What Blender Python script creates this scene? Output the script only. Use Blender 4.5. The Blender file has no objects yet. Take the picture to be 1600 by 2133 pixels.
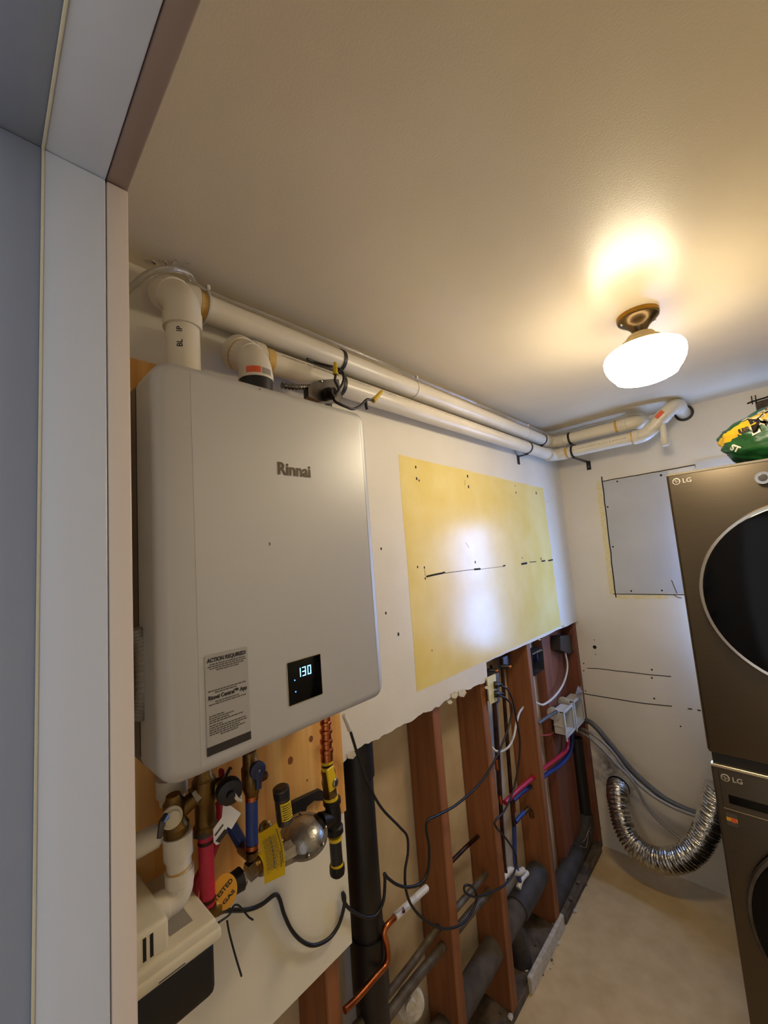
import bpy, bmesh, math, random
from mathutils import Vector, Matrix, noise
from mathutils.bvhtree import BVHTree
random.seed(7)
V = Vector
PI = math.pi
# ------------------------------------------------------------------ camera
AZ, PT, RO, FPX = 0.743133131, 0.104312663, -0.077213076, 845.9813
ZC = 1.786                      # lens height above the floor; builders use z relative to the lens
def _cam():
    f = V((-math.sin(AZ)*math.cos(PT), math.cos(AZ)*math.cos(PT), math.sin(PT)))
    r0 = V((math.cos(AZ), math.sin(AZ), 0)); u0 = r0.cross(f)
    r = math.cos(RO)*r0 + math.sin(RO)*u0; u = -math.sin(RO)*r0 + math.cos(RO)*u0
    return r, u, f
CR, CU, CF = _cam()
scene = bpy.context.scene
col = scene.collection
cd = bpy.data.cameras.new('camera'); cam = bpy.data.objects.new('camera', cd); col.objects.link(cam)
cd.sensor_fit = 'HORIZONTAL'; cd.sensor_width = 36.0; cd.lens = 36.0*FPX/1600.0
cd.clip_start = 0.01; cd.clip_end = 60
cam.matrix_world = Matrix(((CR.x, CU.x, -CF.x, 0), (CR.y, CU.y, -CF.y, 0), (CR.z, CU.z, -CF.z, ZC), (0, 0, 0, 1)))
scene.camera = cam
# ------------------------------------------------------------------ light
LAMP = 55.0          # emission of the glass shade
w = bpy.data.worlds.new('world'); scene.world = w; w.use_nodes = True
bg = w.node_tree.nodes['Background']; bg.inputs[0].default_value = (0.96, 0.97, 1.0, 1); bg.inputs[1].default_value = 0.74
DL = math.radians(-2)
MB = Matrix.Rotation(DL, 4, 'Z')       # frame of back wall, doorway and laundry machines
sky = bpy.data.lights.new('window_daylight', 'AREA'); sky.shape = 'RECTANGLE'; sky.size = 0.64; sky.size_y = 0.90
sky.color = (0.26, 0.46, 1.0); sky.energy = 52
so = bpy.data.objects.new('window_daylight', sky); col.objects.link(so)
so.matrix_world = MB @ Matrix.Translation((-0.08, 2.70, ZC-0.28)) @ Matrix.Rotation(math.radians(-90), 4, 'X')
vs = scene.view_settings
vs.view_transform = 'Standard'; vs.look = 'None'; vs.gamma = 1; vs.use_curve_mapping = False; vs.exposure = 0.08
# ------------------------------------------------------------------ helpers
def ray(px, py): return CR*((px-800)/FPX) - CU*((py-1066.5)/FPX) + CF
NB = V((-math.sin(DL), math.cos(DL), 0)); XB = V((math.cos(DL), math.sin(DL), 0))
def P(px, py, x=None, y=None, z=None, b=None):
    d = ray(px, py)
    if x is not None: return d*(x/d.x)
    if y is not None: return d*(y/d.y)
    if z is not None: return d*(z/d.z)
    return d*(b/d.dot(NB))
def PB(px, py, b):                      # same, in back-wall coordinates (x', b, z)
    p = P(px, py, b=b); return V((p.dot(XB), b, p.z))
def lin(c):
    o = []
    for v in c[:3]:
        v = v/255.0; o.append(v/12.92 if v <= 0.04045 else ((v+0.055)/1.055)**2.4)
    return (o[0], o[1], o[2], 1)
MATS = {}
def mat(name, c, rough=0.5, metal=0.0, c2=None, vscale=6.0, stretch=(1, 1, 1), bump=0.0, bscale=150.0, emit=0.0, coat=0.0, trans=0.0, alpha=1.0, lo=0.35, hi=0.65, spec=0.5, world=False):
    m = bpy.data.materials.new(name); m.use_nodes = True; MATS[name] = m
    nt = m.node_tree; b = nt.nodes['Principled BSDF']; L = nt.links.new
    b.inputs['Roughness'].default_value = rough; b.inputs['Metallic'].default_value = metal
    b.inputs['Coat Weight'].default_value = coat; b.inputs['Transmission Weight'].default_value = trans
    b.inputs['Specular IOR Level'].default_value = spec; b.inputs['Alpha'].default_value = alpha
    b.inputs['Base Color'].default_value = lin(c)
    tc = nt.nodes.new('ShaderNodeTexCoord'); src = tc.outputs['Object']
    if world:
        g = nt.nodes.new('ShaderNodeNewGeometry'); src = g.outputs['Position']
    mp = nt.nodes.new('ShaderNodeMapping'); mp.inputs['Scale'].default_value = stretch; L(src, mp.inputs[0])
    n = nt.nodes.new('ShaderNodeTexNoise'); n.inputs['Scale'].default_value = vscale; n.inputs['Detail'].default_value = 6; L(mp.outputs[0], n.inputs['Vector'])
    rp = nt.nodes.new('ShaderNodeValToRGB'); rp.color_ramp.elements[0].position = lo; rp.color_ramp.elements[1].position = hi
    rp.color_ramp.elements[0].color = lin(c); rp.color_ramp.elements[1].color = lin(c2 if c2 else [max(0, v*0.93) for v in c])
    L(n.outputs['Fac'], rp.inputs[0]); L(rp.outputs[0], b.inputs['Base Color'])
    if bump:
        n2 = nt.nodes.new('ShaderNodeTexNoise'); n2.inputs['Scale'].default_value = bscale; n2.inputs['Detail'].default_value = 3; L(mp.outputs[0], n2.inputs['Vector'])
        bp = nt.nodes.new('ShaderNodeBump'); bp.inputs['Strength'].default_value = bump; bp.inputs['Distance'].default_value = 0.004
        L(n2.outputs['Fac'], bp.inputs['Height']); L(bp.outputs[0], b.inputs['Normal'])
    if emit:
        b.inputs['Emission Color'].default_value = lin(c); b.inputs['Emission Strength'].default_value = emit
    return m
CURB = {}   # world matrices of created objects
def recenter(bm):
    lo = V((1e9,)*3); hi = V((-1e9,)*3)
    for v in bm.verts:
        for i in range(3):
            lo[i] = min(lo[i], v.co[i]); hi[i] = max(hi[i], v.co[i])
    return V(((lo.x+hi.x)/2, (lo.y+hi.y)/2, lo.z))
def place(o, wm, parent):
    col.objects.link(o); CURB[o.name] = wm
    if parent:
        o.parent = parent; o.matrix_parent_inverse = CURB[parent.name].inverted()
    o.matrix_world = wm if not parent else wm
    if parent: o.matrix_basis = wm
def obj(name, bm, m, parent=None, label=None, cat=None, group=None, kind=None, M=None, ang=32, flat=False):
    if M is not None: bm.transform(M)
    c = recenter(bm); bmesh.ops.translate(bm, verts=bm.verts, vec=-c)
    bmesh.ops.recalc_face_normals(bm, faces=bm.faces)
    me = bpy.data.meshes.new(name); bm.to_mesh(me); bm.free()
    for x in (m if isinstance(m, (list, tuple)) else [m]): me.materials.append(MATS[x])
    if not flat:
        me.shade_smooth(); me.set_sharp_from_angle(angle=math.radians(ang))
    o = bpy.data.objects.new(name, me); place(o, Matrix.Translation(c + V((0, 0, ZC))), parent)
    return tag(o, label, cat, group, kind)
def tag(o, label=None, cat=None, group=None, kind=None):
    if label: o['label'] = label
    if cat: o['category'] = cat
    if group: o['group'] = group
    if kind: o['kind'] = kind
    return o
def thing(name, label, cat, loc, group=None, kind=None):
    o = bpy.data.objects.new(name, None); o.empty_display_size = 0.05
    place(o, Matrix.Translation(V(loc) + V((0, 0, ZC))), None)
    return tag(o, label, cat, group, kind)
def B(): return bmesh.new()
def box(bm, x0, x1, y0, y1, z0, z1, bev=0.0, seg=2):
    vs_ = [bm.verts.new((x, y, z)) for x in (x0, x1) for y in (y0, y1) for z in (z0, z1)]
    fs = [bm.faces.new([vs_[i] for i in q]) for q in ((0, 1, 3, 2), (4, 6, 7, 5), (0, 4, 5, 1), (2, 3, 7, 6), (0, 2, 6, 4), (1, 5, 7, 3))]
    if bev:
        es = list({e for f in fs for e in f.edges})
        bmesh.ops.bevel(bm, geom=es, offset=bev, segments=seg, affect='EDGES', profile=0.5)
    return bm
def prism(bm, poly, off):               # closed polygon of Vectors extruded by vector off
    a = [bm.verts.new(p) for p in poly]; b = [bm.verts.new(V(p)+V(off)) for p in poly]; n = len(a)
    bm.faces.new(a); bm.faces.new(b[::-1])
    for i in range(n): bm.faces.new((a[i], a[(i+1) % n], b[(i+1) % n], b[i]))
    return bm
def frame_for(t):
    t = t.normalized(); a = V((0, 0, 1)) if abs(t.z) < 0.9 else V((1, 0, 0))
    n = t.cross(a).normalized(); return n, t.cross(n)
def sweep(bm, pts, rad, seg=14, caps=True, fn=None):
    pts = [V(p) for p in pts]; N = len(pts)
    rs = rad if isinstance(rad, (list, tuple)) else [rad]*N
    rings = []; n = None
    for i in range(N):
        a = pts[max(0, i-1)]; c = pts[min(N-1, i+1)]
        t = (c-a)
        if t.length < 1e-9: t = pts[min(N-1, i+2)]-a
        t.normalize()
        if n is None: n, _ = frame_for(t)
        n = (n - t*n.dot(t)).normalized(); bb = t.cross(n)
        ring = []
        for k in range(seg):
            th = 2*PI*k/seg; r = rs[i]*(fn(i, k) if fn else 1)
            ring.append(bm.verts.new(pts[i] + (n*math.cos(th)+bb*math.sin(th))*r))
        rings.append(ring)
    for i in range(N-1):
        for k in range(seg):
            bm.faces.new((rings[i][k], rings[i][(k+1) % seg], rings[i+1][(k+1) % seg], rings[i+1][k]))
    if caps:
        bm.faces.new(rings[0][::-1]); bm.faces.new(rings[-1])
    return bm
def cyl(bm, a, b, r, seg=20, r2=None): return sweep(bm, [a, b], [r, r if r2 is None else r2], seg)
def lathe(bm, o, d, prof, seg=24):      # prof = [(t, r)] along direction d from o
    d = V(d).normalized(); o = V(o); n, bb = frame_for(d); rings = []
    for t, r in prof:
        rings.append([bm.verts.new(o + d*t + (n*math.cos(2*PI*k/seg)+bb*math.sin(2*PI*k/seg))*max(r, 1e-5)) for k in range(seg)])
    for i in range(len(prof)-1):
        for k in range(seg): bm.faces.new((rings[i][k], rings[i][(k+1) % seg], rings[i+1][(k+1) % seg], rings[i+1][k]))
    bm.faces.new(rings[0][::-1]); bm.faces.new(rings[-1])
    return bm
def smooth(pts, n=8):                   # Catmull-Rom
    pts = [V(p) for p in pts]; q = [pts[0]*2-pts[1]] + pts + [pts[-1]*2-pts[-2]]; out = []
    for i in range(1, len(q)-2):
        p0, p1, p2, p3 = q[i-1:i+3]
        for k in range(n):
            t = k/n
            out.append(0.5*((2*p1) + (p2-p0)*t + (2*p0-5*p1+4*p2-p3)*t*t + (3*p1-p0-3*p2+p3)*t**3))
    out.append(pts[-1]); return out
def cord(name, pts, r, m, parent=None, n=8, seg=10, **k): return obj(name, sweep(B(), smooth(pts, n), r, seg), m, parent, ang=60, **k)
def bend(a, c, b, R, n=8):              # a -> corner c -> b, rounded
    a, c, b = V(a), V(c), V(b); u = (a-c).normalized(); v = (b-c).normalized()
    th = u.angle(v); d = min(R/math.tan(th/2), 0.98*(a-c).length, 0.98*(b-c).length); R = d*math.tan(th/2)
    s = c+u*d; e = c+v*d; bis = (u+v).normalized(); o = c+bis*(R/math.sin(th/2)); out = []
    p = s-o; q = e-o
    for k in range(n+1):
        t = k/n; om = p.angle(q); out.append(o + (p*math.sin((1-t)*om)+q*math.sin(t*om))/math.sin(om))
    return out
def elbow(name, a, c, b, r, R, hub, m, parent, label=None, seg=22):   # fitting with a socket at each end
    pts = bend(a, c, b, R); u = (V(a)-V(c)).normalized(); v = (V(b)-V(c)).normalized()
    s, e = pts[0], pts[-1]
    path = [s+u*hub, s+u*hub*0.999, s+u*0.004, s+u*0.003] + pts + [e+v*0.003, e+v*0.004, e+v*hub*0.999, e+v*hub]
    rh = r*1.17; rb = r*1.12
    rad = [rh*0.97, rh, rh, rb] + [rb]*len(pts) + [rb, rh, rh, rh*0.97]
    return obj(name, sweep(B(), path, rad, seg), m, parent, label=label, ang=40)
def tmesh(body, size, extrude=0.0, bold=0.0):
    c = bpy.data.curves.new('t', 'FONT'); c.body = body; c.size = size; c.extrude = extrude; c.align_x = 'LEFT'; c.offset = bold; c.resolution_u = 3
    o = bpy.data.objects.new('t', c); me = bpy.data.meshes.new_from_object(o); bm = bmesh.new(); bm.from_mesh(me)
    bpy.data.objects.remove(o); bpy.data.curves.remove(c); bpy.data.meshes.remove(me)
    return bm
def text(name, body, size, o, ux, uy, m, parent, lift=0.0006, bold=0.0, width=None, label=None):
    bm = tmesh(body, size, 0.0002, bold); ux = V(ux).normalized(); uy = V(uy).normalized(); n = ux.cross(uy); o = V(o)
    if width:
        w0 = max(v.co.x for v in bm.verts); s = width/w0
    else: s = 1
    for v in bm.verts: v.co = o + ux*v.co.x*s + uy*v.co.y + n*(lift+v.co.z)
    return obj(name, bm, m, parent, flat=True, label=label)
# ------------------------------------------------------------------ materials
mat('ceiling_paint', (224, 211, 186), 0.32, c2=(219, 205, 179), vscale=3, bump=0.09, bscale=260)
mat('wall_paint', (226, 219, 204), 0.45, c2=(219, 211, 194), vscale=4, bump=0.10, bscale=190)
mat('back_paint', (236, 228, 212), 0.5, c2=(229, 219, 201), vscale=3, bump=0.10, bscale=190)
mat('yellow_paint', (236, 217, 146), 0.24, c2=(230, 205, 118), vscale=5, bump=0.06, bscale=160)
mat('yellow_trace', (230, 208, 130), 0.5, c2=(232, 220, 190), vscale=60)
mat('patch_board', (196, 196, 196), 0.35, c2=(188, 188, 190), vscale=5)
mat('plaster_edge', (205, 198, 184), 0.9, c2=(180, 170, 150), vscale=50, bump=0.5, bscale=90)
mat('cavity_board', (206, 188, 156), 0.9, c2=(188, 166, 132), vscale=7, bump=0.1)
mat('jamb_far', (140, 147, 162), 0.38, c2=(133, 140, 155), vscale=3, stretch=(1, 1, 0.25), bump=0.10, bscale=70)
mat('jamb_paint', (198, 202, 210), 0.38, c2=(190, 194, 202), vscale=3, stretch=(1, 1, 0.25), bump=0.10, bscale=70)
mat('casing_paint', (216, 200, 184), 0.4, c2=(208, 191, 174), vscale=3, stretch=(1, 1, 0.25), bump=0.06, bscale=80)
mat('casing_shaded', (148, 126, 114), 0.4, c2=(138, 116, 104), vscale=3)  # casing colour browned and darkened for the shade under the door head
mat('caulk', (206, 196, 166), 0.6, bump=0.5, bscale=60)
mat('dark_gap', (30, 24, 20), 0.9)
mat('concrete', (214, 188, 142), 0.62, c2=(198, 170, 124), vscale=14, bump=0.12, bscale=230, lo=0.3, hi=0.72)
mat('dust', (112, 96, 78), 0.95, c2=(70, 58, 46), vscale=16, bump=0.5, bscale=90)
mat('stud_wood', (158, 100, 56), 0.65, c2=(118, 68, 36), vscale=9, stretch=(3, 3, 0.22), bump=0.12, bscale=60, lo=0.3, hi=0.75)
mat('stud_red', (140, 82, 54), 0.7, c2=(106, 58, 36), vscale=9, stretch=(3, 3, 0.22), bump=0.12, bscale=60, lo=0.3, hi=0.75)
mat('plywood', (244, 196, 116), 0.5, c2=(214, 146, 66), vscale=8, stretch=(3, 3, 0.14), bump=0.06, bscale=50, lo=0.36, hi=0.66)
mat('knot', (150, 88, 36), 0.6, c2=(112, 60, 24), vscale=60)
mat('white_board', (236, 228, 204), 0.6, c2=(228, 218, 190), vscale=4, bump=0.05)
mat('heater_grey', (194, 193, 190), 0.42, 0.30, c2=(191, 190, 187), vscale=3, bump=0.02, bscale=900)
mat('heater_body', (120, 112, 102), 0.5, 0.3)
mat('heater_dark', (40, 34, 30), 0.6)
mat('logo_bronze', (98, 86, 68), 0.35, 0.5)
mat('glass_black', (8, 8, 10), 0.10, spec=0.2)
mat('digit_blue', (120, 205, 255), 0.5, emit=4.0)
mat('led_blue', (70, 130, 255), 0.5, emit=3.0)
mat('sticker', (170, 166, 158), 0.4, c2=(164, 160, 152))
mat('ink', (46, 38, 32), 0.6)
mat('ink_soft', (84, 76, 66), 0.6)
mat('ink_pale', (150, 142, 130), 0.6)
mat('pvc', (226, 218, 200), 0.34, c2=(218, 208, 188), vscale=5)
mat('pvc_fit', (222, 214, 196), 0.38, c2=(212, 202, 182), vscale=7)
mat('glue', (214, 178, 100), 0.4, c2=(198, 152, 70), vscale=40)
mat('print_blue', (110, 124, 142), 0.6)
mat('print_black', (26, 24, 24), 0.6)
mat('clear_tube', (212, 206, 196), 0.12, trans=0.75, alpha=0.75)
mat('zip_white', (214, 208, 194), 0.5)
mat('black_steel', (22, 20, 20), 0.5, c2=(30, 27, 25), vscale=30)
mat('black_rubber', (18, 17, 17), 0.45)
mat('black_abs', (20, 18, 18), 0.42, c2=(28, 25, 24), vscale=8)
mat('grey_abs', (70, 64, 60), 0.7, c2=(52, 46, 42), vscale=14, bump=0.2, bscale=80)
mat('cast_pipe', (92, 82, 70), 0.85, c2=(66, 56, 46), vscale=16, bump=0.3, bscale=80)
mat('galvanized', (116, 106, 90), 0.6, 0.5, c2=(88, 74, 58), vscale=24, bump=0.2, bscale=90)
mat('copper', (206, 122, 74), 0.28, 1.0, c2=(160, 86, 48), vscale=18)
mat('copper_dark', (92, 60, 44), 0.45, 0.9, c2=(58, 38, 30), vscale=18)
mat('brass', (134, 104, 58), 0.38, 1.0, c2=(96, 74, 42), vscale=22, bump=0.2, bscale=160)
mat('yellow_plastic', (226, 190, 22), 0.4, c2=(214, 176, 16))
mat('nut_yellow', (214, 180, 24), 0.42, c2=(200, 160, 16))
mat('tag_yellow', (238, 204, 20), 0.45, c2=(230, 194, 16))
mat('tag_orange', (236, 168, 24), 0.45, c2=(222, 150, 18))
mat('cast_alu', (168, 164, 156), 0.32, 0.9, c2=(140, 136, 130), vscale=20, bump=0.2, bscale=150)
mat('dark_iron', (44, 38, 34), 0.42, 0.6, c2=(34, 28, 26), vscale=20, bump=0.2, bscale=120)
mat('steel', (156, 152, 146), 0.28, 1.0, c2=(120, 114, 106), vscale=20)
mat('steel_dull', (110, 106, 102), 0.42, 0.9, c2=(84, 78, 74), vscale=12)
mat('box_steel', (116, 116, 120), 0.45, 0.6, c2=(92, 92, 96), vscale=14)
mat('box_dark', (66, 62, 60), 0.5, 0.4)
mat('pex_red', (188, 34, 62), 0.4, c2=(168, 24, 52), vscale=10)
mat('pex_blue', (40, 66, 132), 0.4, c2=(30, 52, 112), vscale=10)
mat('handle_blue', (30, 40, 72), 0.4)
mat('handle_black', (26, 23, 23), 0.5)
mat('paper', (226, 222, 212), 0.7)
mat('pump_cream', (218, 208, 180), 0.45, c2=(208, 196, 166), vscale=6)
mat('pump_black', (17, 16, 17), 0.5)
mat('ivory', (232, 222, 172), 0.4)
mat('white_plastic', (206, 202, 192), 0.45, c2=(192, 186, 174), vscale=12)
mat('cable_white', (216, 210, 196), 0.5)
mat('cable_red', (170, 66, 58), 0.5)
mat('hose_grey', (88, 84, 80), 0.5)
mat('hose_light', (148, 142, 132), 0.42, 0.3)
mat('foil', (222, 218, 210), 0.2, 1.0, c2=(196, 190, 180), vscale=30, bump=0.35, bscale=110)
mat('steel_black', (98, 88, 74), 0.38, 0.8, c2=(96, 86, 72), vscale=10, stretch=(0.4, 1, 14))
mat('machine_side', (40, 36, 34), 0.55, 0.3)
mat('bounce_white', (226, 228, 230), 0.6, 0.0)  # unseen machine backs, made white to bounce window light onto the wall
mat('emblem_silver', (222, 214, 198), 0.3, 0.4)
mat('chrome', (214, 206, 192), 0.16, 1.0)
mat('bright_line', (214, 200, 170), 0.25, 0.9)
mat('bag_green', (34, 96, 46), 0.32, c2=(24, 74, 34), vscale=9, bump=0.25, bscale=22)
mat('bag_yellow', (236, 196, 34), 0.34, c2=(226, 170, 26), vscale=12, bump=0.2, bscale=22)
mat('bag_lime', (92, 168, 50), 0.34, c2=(66, 138, 44), vscale=9)
mat('bag_white', (236, 232, 216), 0.4)
mat('bag_black', (44, 36, 30), 0.4)
mat('bag_red', (232, 96, 54), 0.4)
mat('lamp_brass', (176, 132, 52), 0.25, 1.0)
mat('lamp_bronze', (104, 86, 62), 0.24, 1.0)
mat('lamp_neck', (216, 196, 150), 0.4)
mat('lamp_glass', (255, 236, 202), 0.4, emit=LAMP)
mat('lamp_glass_top', (255, 236, 202), 0.4, emit=LAMP*0.24)
mat('frame_white', (220, 216, 206), 0.5)
def pane_mat():
    m = bpy.data.materials.new('pane_glass'); m.use_nodes = True; nt = m.node_tree; nt.nodes.clear(); MATS['pane_glass'] = m
    o = nt.nodes.new('ShaderNodeOutputMaterial'); t = nt.nodes.new('ShaderNodeBsdfTransparent'); g = nt.nodes.new('ShaderNodeBsdfGlossy'); x = nt.nodes.new('ShaderNodeMixShader')
    g.inputs['Roughness'].default_value = 0.02; x.inputs[0].default_value = 0.08
    nt.links.new(t.outputs[0], x.inputs[1]); nt.links.new(g.outputs[0], x.inputs[2]); nt.links.new(x.outputs[0], o.inputs[0])
pane_mat()
def stain(m, c, r0, r1):                 # dusty smudge on the paint around a point of the wall
    nt = MATS[m].node_tree; L = nt.links.new; b = nt.nodes['Principled BSDF']; old = b.inputs['Base Color'].links[0].from_socket
    g = nt.nodes.new('ShaderNodeNewGeometry'); d = nt.nodes.new('ShaderNodeVectorMath'); d.operation = 'DISTANCE'; d.inputs[1].default_value = c; L(g.outputs['Position'], d.inputs[0])
    mr = nt.nodes.new('ShaderNodeMapRange'); mr.inputs[1].default_value = r0; mr.inputs[2].default_value = r1; mr.inputs[3].default_value = 1; mr.inputs[4].default_value = 0; L(d.outputs['Value'], mr.inputs[0])
    n = nt.nodes.new('ShaderNodeTexNoise'); n.inputs['Scale'].default_value = 22; n.inputs['Detail'].default_value = 5; L(g.outputs['Position'], n.inputs['Vector'])
    nr = nt.nodes.new('ShaderNodeMapRange'); nr.inputs[1].default_value = .42; nr.inputs[2].default_value = .66; L(n.outputs['Fac'], nr.inputs[0])
    mu = nt.nodes.new('ShaderNodeMath'); mu.operation = 'MULTIPLY'; L(mr.outputs[0], mu.inputs[0]); L(nr.outputs[0], mu.inputs[1])
    mx = nt.nodes.new('ShaderNodeMix'); mx.data_type = 'RGBA'; L(mu.outputs[0], mx.inputs[0]); L(old, mx.inputs[6]); mx.inputs[7].default_value = lin((112, 104, 92)); L(mx.outputs[2], b.inputs['Base Color'])
p_ = P(1284, 1618, b=2.628); stain('back_paint', (p_.x, p_.y, p_.z+ZC), .05, .17)
# ------------------------------------------------------------------ structure
XW = -0.900; XS = -0.9127; XK = -1.040          # drywall face, stud face, far side of the cavity
ZF = -ZC; ZT = 0.652; LB = 2.628; RW = 0.52     # floor, ceiling, back wall, right wall
obj('floor', box(B(), -1.3, 1.4, -1.6, 3.0, ZF-0.1, ZF), 'concrete', kind='structure', flat=True)
obj('ceiling', box(B(), -1.3, 1.4, -0.05, 3.0, ZT, ZT+0.1), 'ceiling_paint', kind='structure', flat=True)
cl0 = bpy.data.objects['ceiling']; rg0 = random.Random(11)
for k in range(22):
    p = P(345+rg0.gauss(0, 18), 546+rg0.gauss(0, 5), z=ZT-.0001); a_ = rg0.uniform(.0015, .004)
    obj('plaster_scuff', prism(B(), [p+V((math.cos(t*PI/3)*a_*rg0.uniform(.5, 1.2), math.sin(t*PI/3)*a_*rg0.uniform(.5, 1.2), 0)) for t in range(6)], (0, 0, -.0012)), 'plaster_edge', cl0, flat=True)
# left wall: upper drywall with its torn lower edge
edge = [(1013, 1380), (1060, 1358), (1105, 1339), (1150, 1318), (1172, 1308), (1201, 1295)]
edge0 = [(712, 1592), (726, 1574), (737, 1566), (760, 1549), (783, 1541), (800, 1530), (826, 1516), (850, 1506), (872, 1491), (888, 1484), (900, 1480), (921, 1466), (940, 1452), (958, 1441), (975, 1437), (992, 1428), (1010, 1422), (1015, 1408)]
low = [P(px, py, x=XW) for px, py in edge0+edge]
jag = []
for i, p in enumerate(low):
    jag.append(p)
    if i < len(low)-1:
        q = low[i+1]
        for t in (0.33, 0.66): jag.append(p.lerp(q, t) + V((0, 0, random.uniform(-0.004, 0.004))))
poly = [V((XW, -0.05, ZT)), V((XW, -0.05, -0.56)), V((XW, jag[0].y-0.02, -0.56))] + [V((XW, p.y, p.z)) for p in jag] + [V((XW, 2.66, jag[-1].z)), V((XW, 2.66, ZT))]
wl = obj('wall_left', prism(B(), poly, (-0.0127, 0, 0)), 'wall_paint', kind='structure', flat=True)
obj('cavity_backing', box(B(), XK-0.02, XK, -0.05, 2.75, ZF, ZT), 'cavity_board', wl, flat=True)
# torn paper and plaster crumbs along the edge
for px, py, s in [(730, 1572, .02), (945, 1447, .026), (961, 1443, .03), (935, 1462, .014), (1172, 1304, .012), (1122, 1332, .008), (1012, 1432, .012)]:
    p = P(px, py, x=XW+0.003); bm = B()
    vs_ = [V((0, -s*.6, s*.3)), V((.004, s*.5, s*.35)), V((.012, s*.6, -s*.1)), V((.008, .1*s, -s*.5)), V((.002, -s*.5, -s*.3))]
    prism(bm, [p+v for v in vs_], (-0.003, 0, 0)); obj('torn_paper', bm, 'plaster_edge', wl, flat=True)
yq = [P(830, 947, x=XW), P(1131, 1017, x=XW), P(1169, 1304, x=XW), P(869, 1441, x=XW)]
yp = []
for i in range(4):
    a, b_ = yq[i], yq[(i+1) % 4]
    for k in range(10): yp.append(a.lerp(b_, k/10) + V((0.0, random.uniform(-.002, .002), random.uniform(-.002, .002))))
obj('yellow_paint_patch', prism(B(), [V((XW+.0005, p.y, p.z)) for p in yp], (-.001, 0, 0)), 'yellow_paint', wl, label='older yellow paint left where a cabinet hung', flat=True)
def speck(px, py, r, parent, m='dark_gap', x=None, b=None, sx=1.0, sz=1.0, name='screw_hole'):
    bm = B()
    if x is not None:
        p = P(px, py, x=x)
        prism(bm, [p+V((0, math.cos(k*PI/4)*r*sx, math.sin(k*PI/4)*r*sz)) for k in range(8)], (0.0007, 0, 0)); return obj(name, bm, m, parent, flat=True)
    p = PB(px, py, b)
    prism(bm, [p+V((math.cos(k*PI/4)*r*sx, 0, math.sin(k*PI/4)*r*sz)) for k in range(8)], (0, -0.0007, 0)); return obj(name, bm, m, parent, M=MB, flat=True)
for px, py, r in [(866, 973, .004), (868, 997, .004), (873, 1001, .003), (974, 992, .005), (976, 1014, .005), (1073, 1012, .003), (1075, 1026, .004), (1117, 1027, .006), (870, 1181, .003), (884, 1182, .003), (886, 1205, .003), (990, 1171, .004), (1088, 1162, .003), (1127, 1164, .005), (794, 1143, .003), (804, 1277, .003), (830, 1321, .004), (900, 1355, .002), (1140, 1045, .002)]:
    speck(px, py, r, wl, x=XW+.0006, sz=1.5)
def crack(pts, parent, r=.0016, x=None, b=None, m='dark_gap'):
    if x is not None: cord('crack', [P(px, py, x=x) for px, py in pts], r, m, parent, n=2, seg=5)
    else:
        bm = sweep(B(), smooth([PB(px, py, b) for px, py in pts], 2), r, 5); obj('crack', bm, m, parent, M=MB)
for pts, r in [([(888, 1201), (905, 1197), (920, 1194), (926, 1192)], .0035), ([(926, 1194), (955, 1190), (988, 1186)], .0012), ([(988, 1186), (1000, 1185)], .004), ([(1000, 1186), (1030, 1182), (1048, 1180)], .0009), ([(1048, 1179), (1052, 1178)], .0035), ([(1086, 1175), (1097, 1173)], .005), ([(1103, 1171), (1117, 1170)], .002), ([(1128, 1169), (1135, 1168)], .004), ([(1142, 1168), (1151, 1166)], .004), ([(884, 1184), (886, 1200)], .0008), ([(970, 1130), (977, 1141)], .0008), ([(969, 1000), (968, 1012)], .0008)]:
    crack(pts, wl, r, x=XW+.0004)
# studs
def stud(y, wdt, m='stud_wood', z1=-0.3, z0=ZF+0.036):
    return obj('stud', box(B(), XK+.001, XS-.0005, y, y+wdt, z0, z1, 0.003, 1), m, wl, flat=True)
for y, wd, m in [(0.655, .042, 'stud_wood'), (1.163, .044, 'stud_wood'), (1.492, .044, 'stud_wood'), (1.946, .042, 'stud_wood'), (2.615, .044, 'stud_red'), (0.10, .042, 'stud_wood')]: stud(y, wd, m)
obj('stud', box(B(), XK+.001, XK+.055, 2.30, 2.612, ZF+.036, -0.3, .003, 1), 'stud_red', wl, flat=True)
obj('bottom_plate', box(B(), XK+.001, XS-.0005, -0.05, 2.66, ZF, ZF+0.036, .003, 1), 'dust', wl, flat=True)
# strip of plaster left along the floor
bm = B(); a = P(1097, 2010, x=XS); b_ = P(1167, 1888, x=XS)
box(bm, XS-.004, XS+.013, a.y, b_.y, ZF+.001, ZF+.062, .002, 1); obj('plaster_strip', bm, 'plaster_edge', wl, flat=True)
bm = B(); box(bm, XS-.004, XS+.012, 2.02, 2.60, ZF+.001, ZF+.030, .003, 1); obj('plaster_strip', bm, 'dust', wl, flat=True)
bm = B(); box(bm, XS-.004, XS+.010, 0.7, 1.30, ZF+.001, ZF+.026, .003, 1); obj('plaster_strip', bm, 'dust', wl, flat=True)
for k in range(26):
    s = random.uniform(.004, .013); y = random.uniform(1.0, 2.6); x = XS + random.uniform(-.06, .03); z = ZF+.037 if x < XS else ZF+.0005
    bm = B(); bmesh.ops.create_icosphere(bm, subdivisions=1, radius=s)
    for v in bm.verts: v.co = V((x, y, z+s*.35)) + V((v.co.x, v.co.y*1.3, v.co.z*.45))*random.uniform(.8, 1.2)
    obj('plaster_crumb', bm, random.choice(['plaster_edge', 'dust', 'dust']), wl, flat=True)
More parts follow.
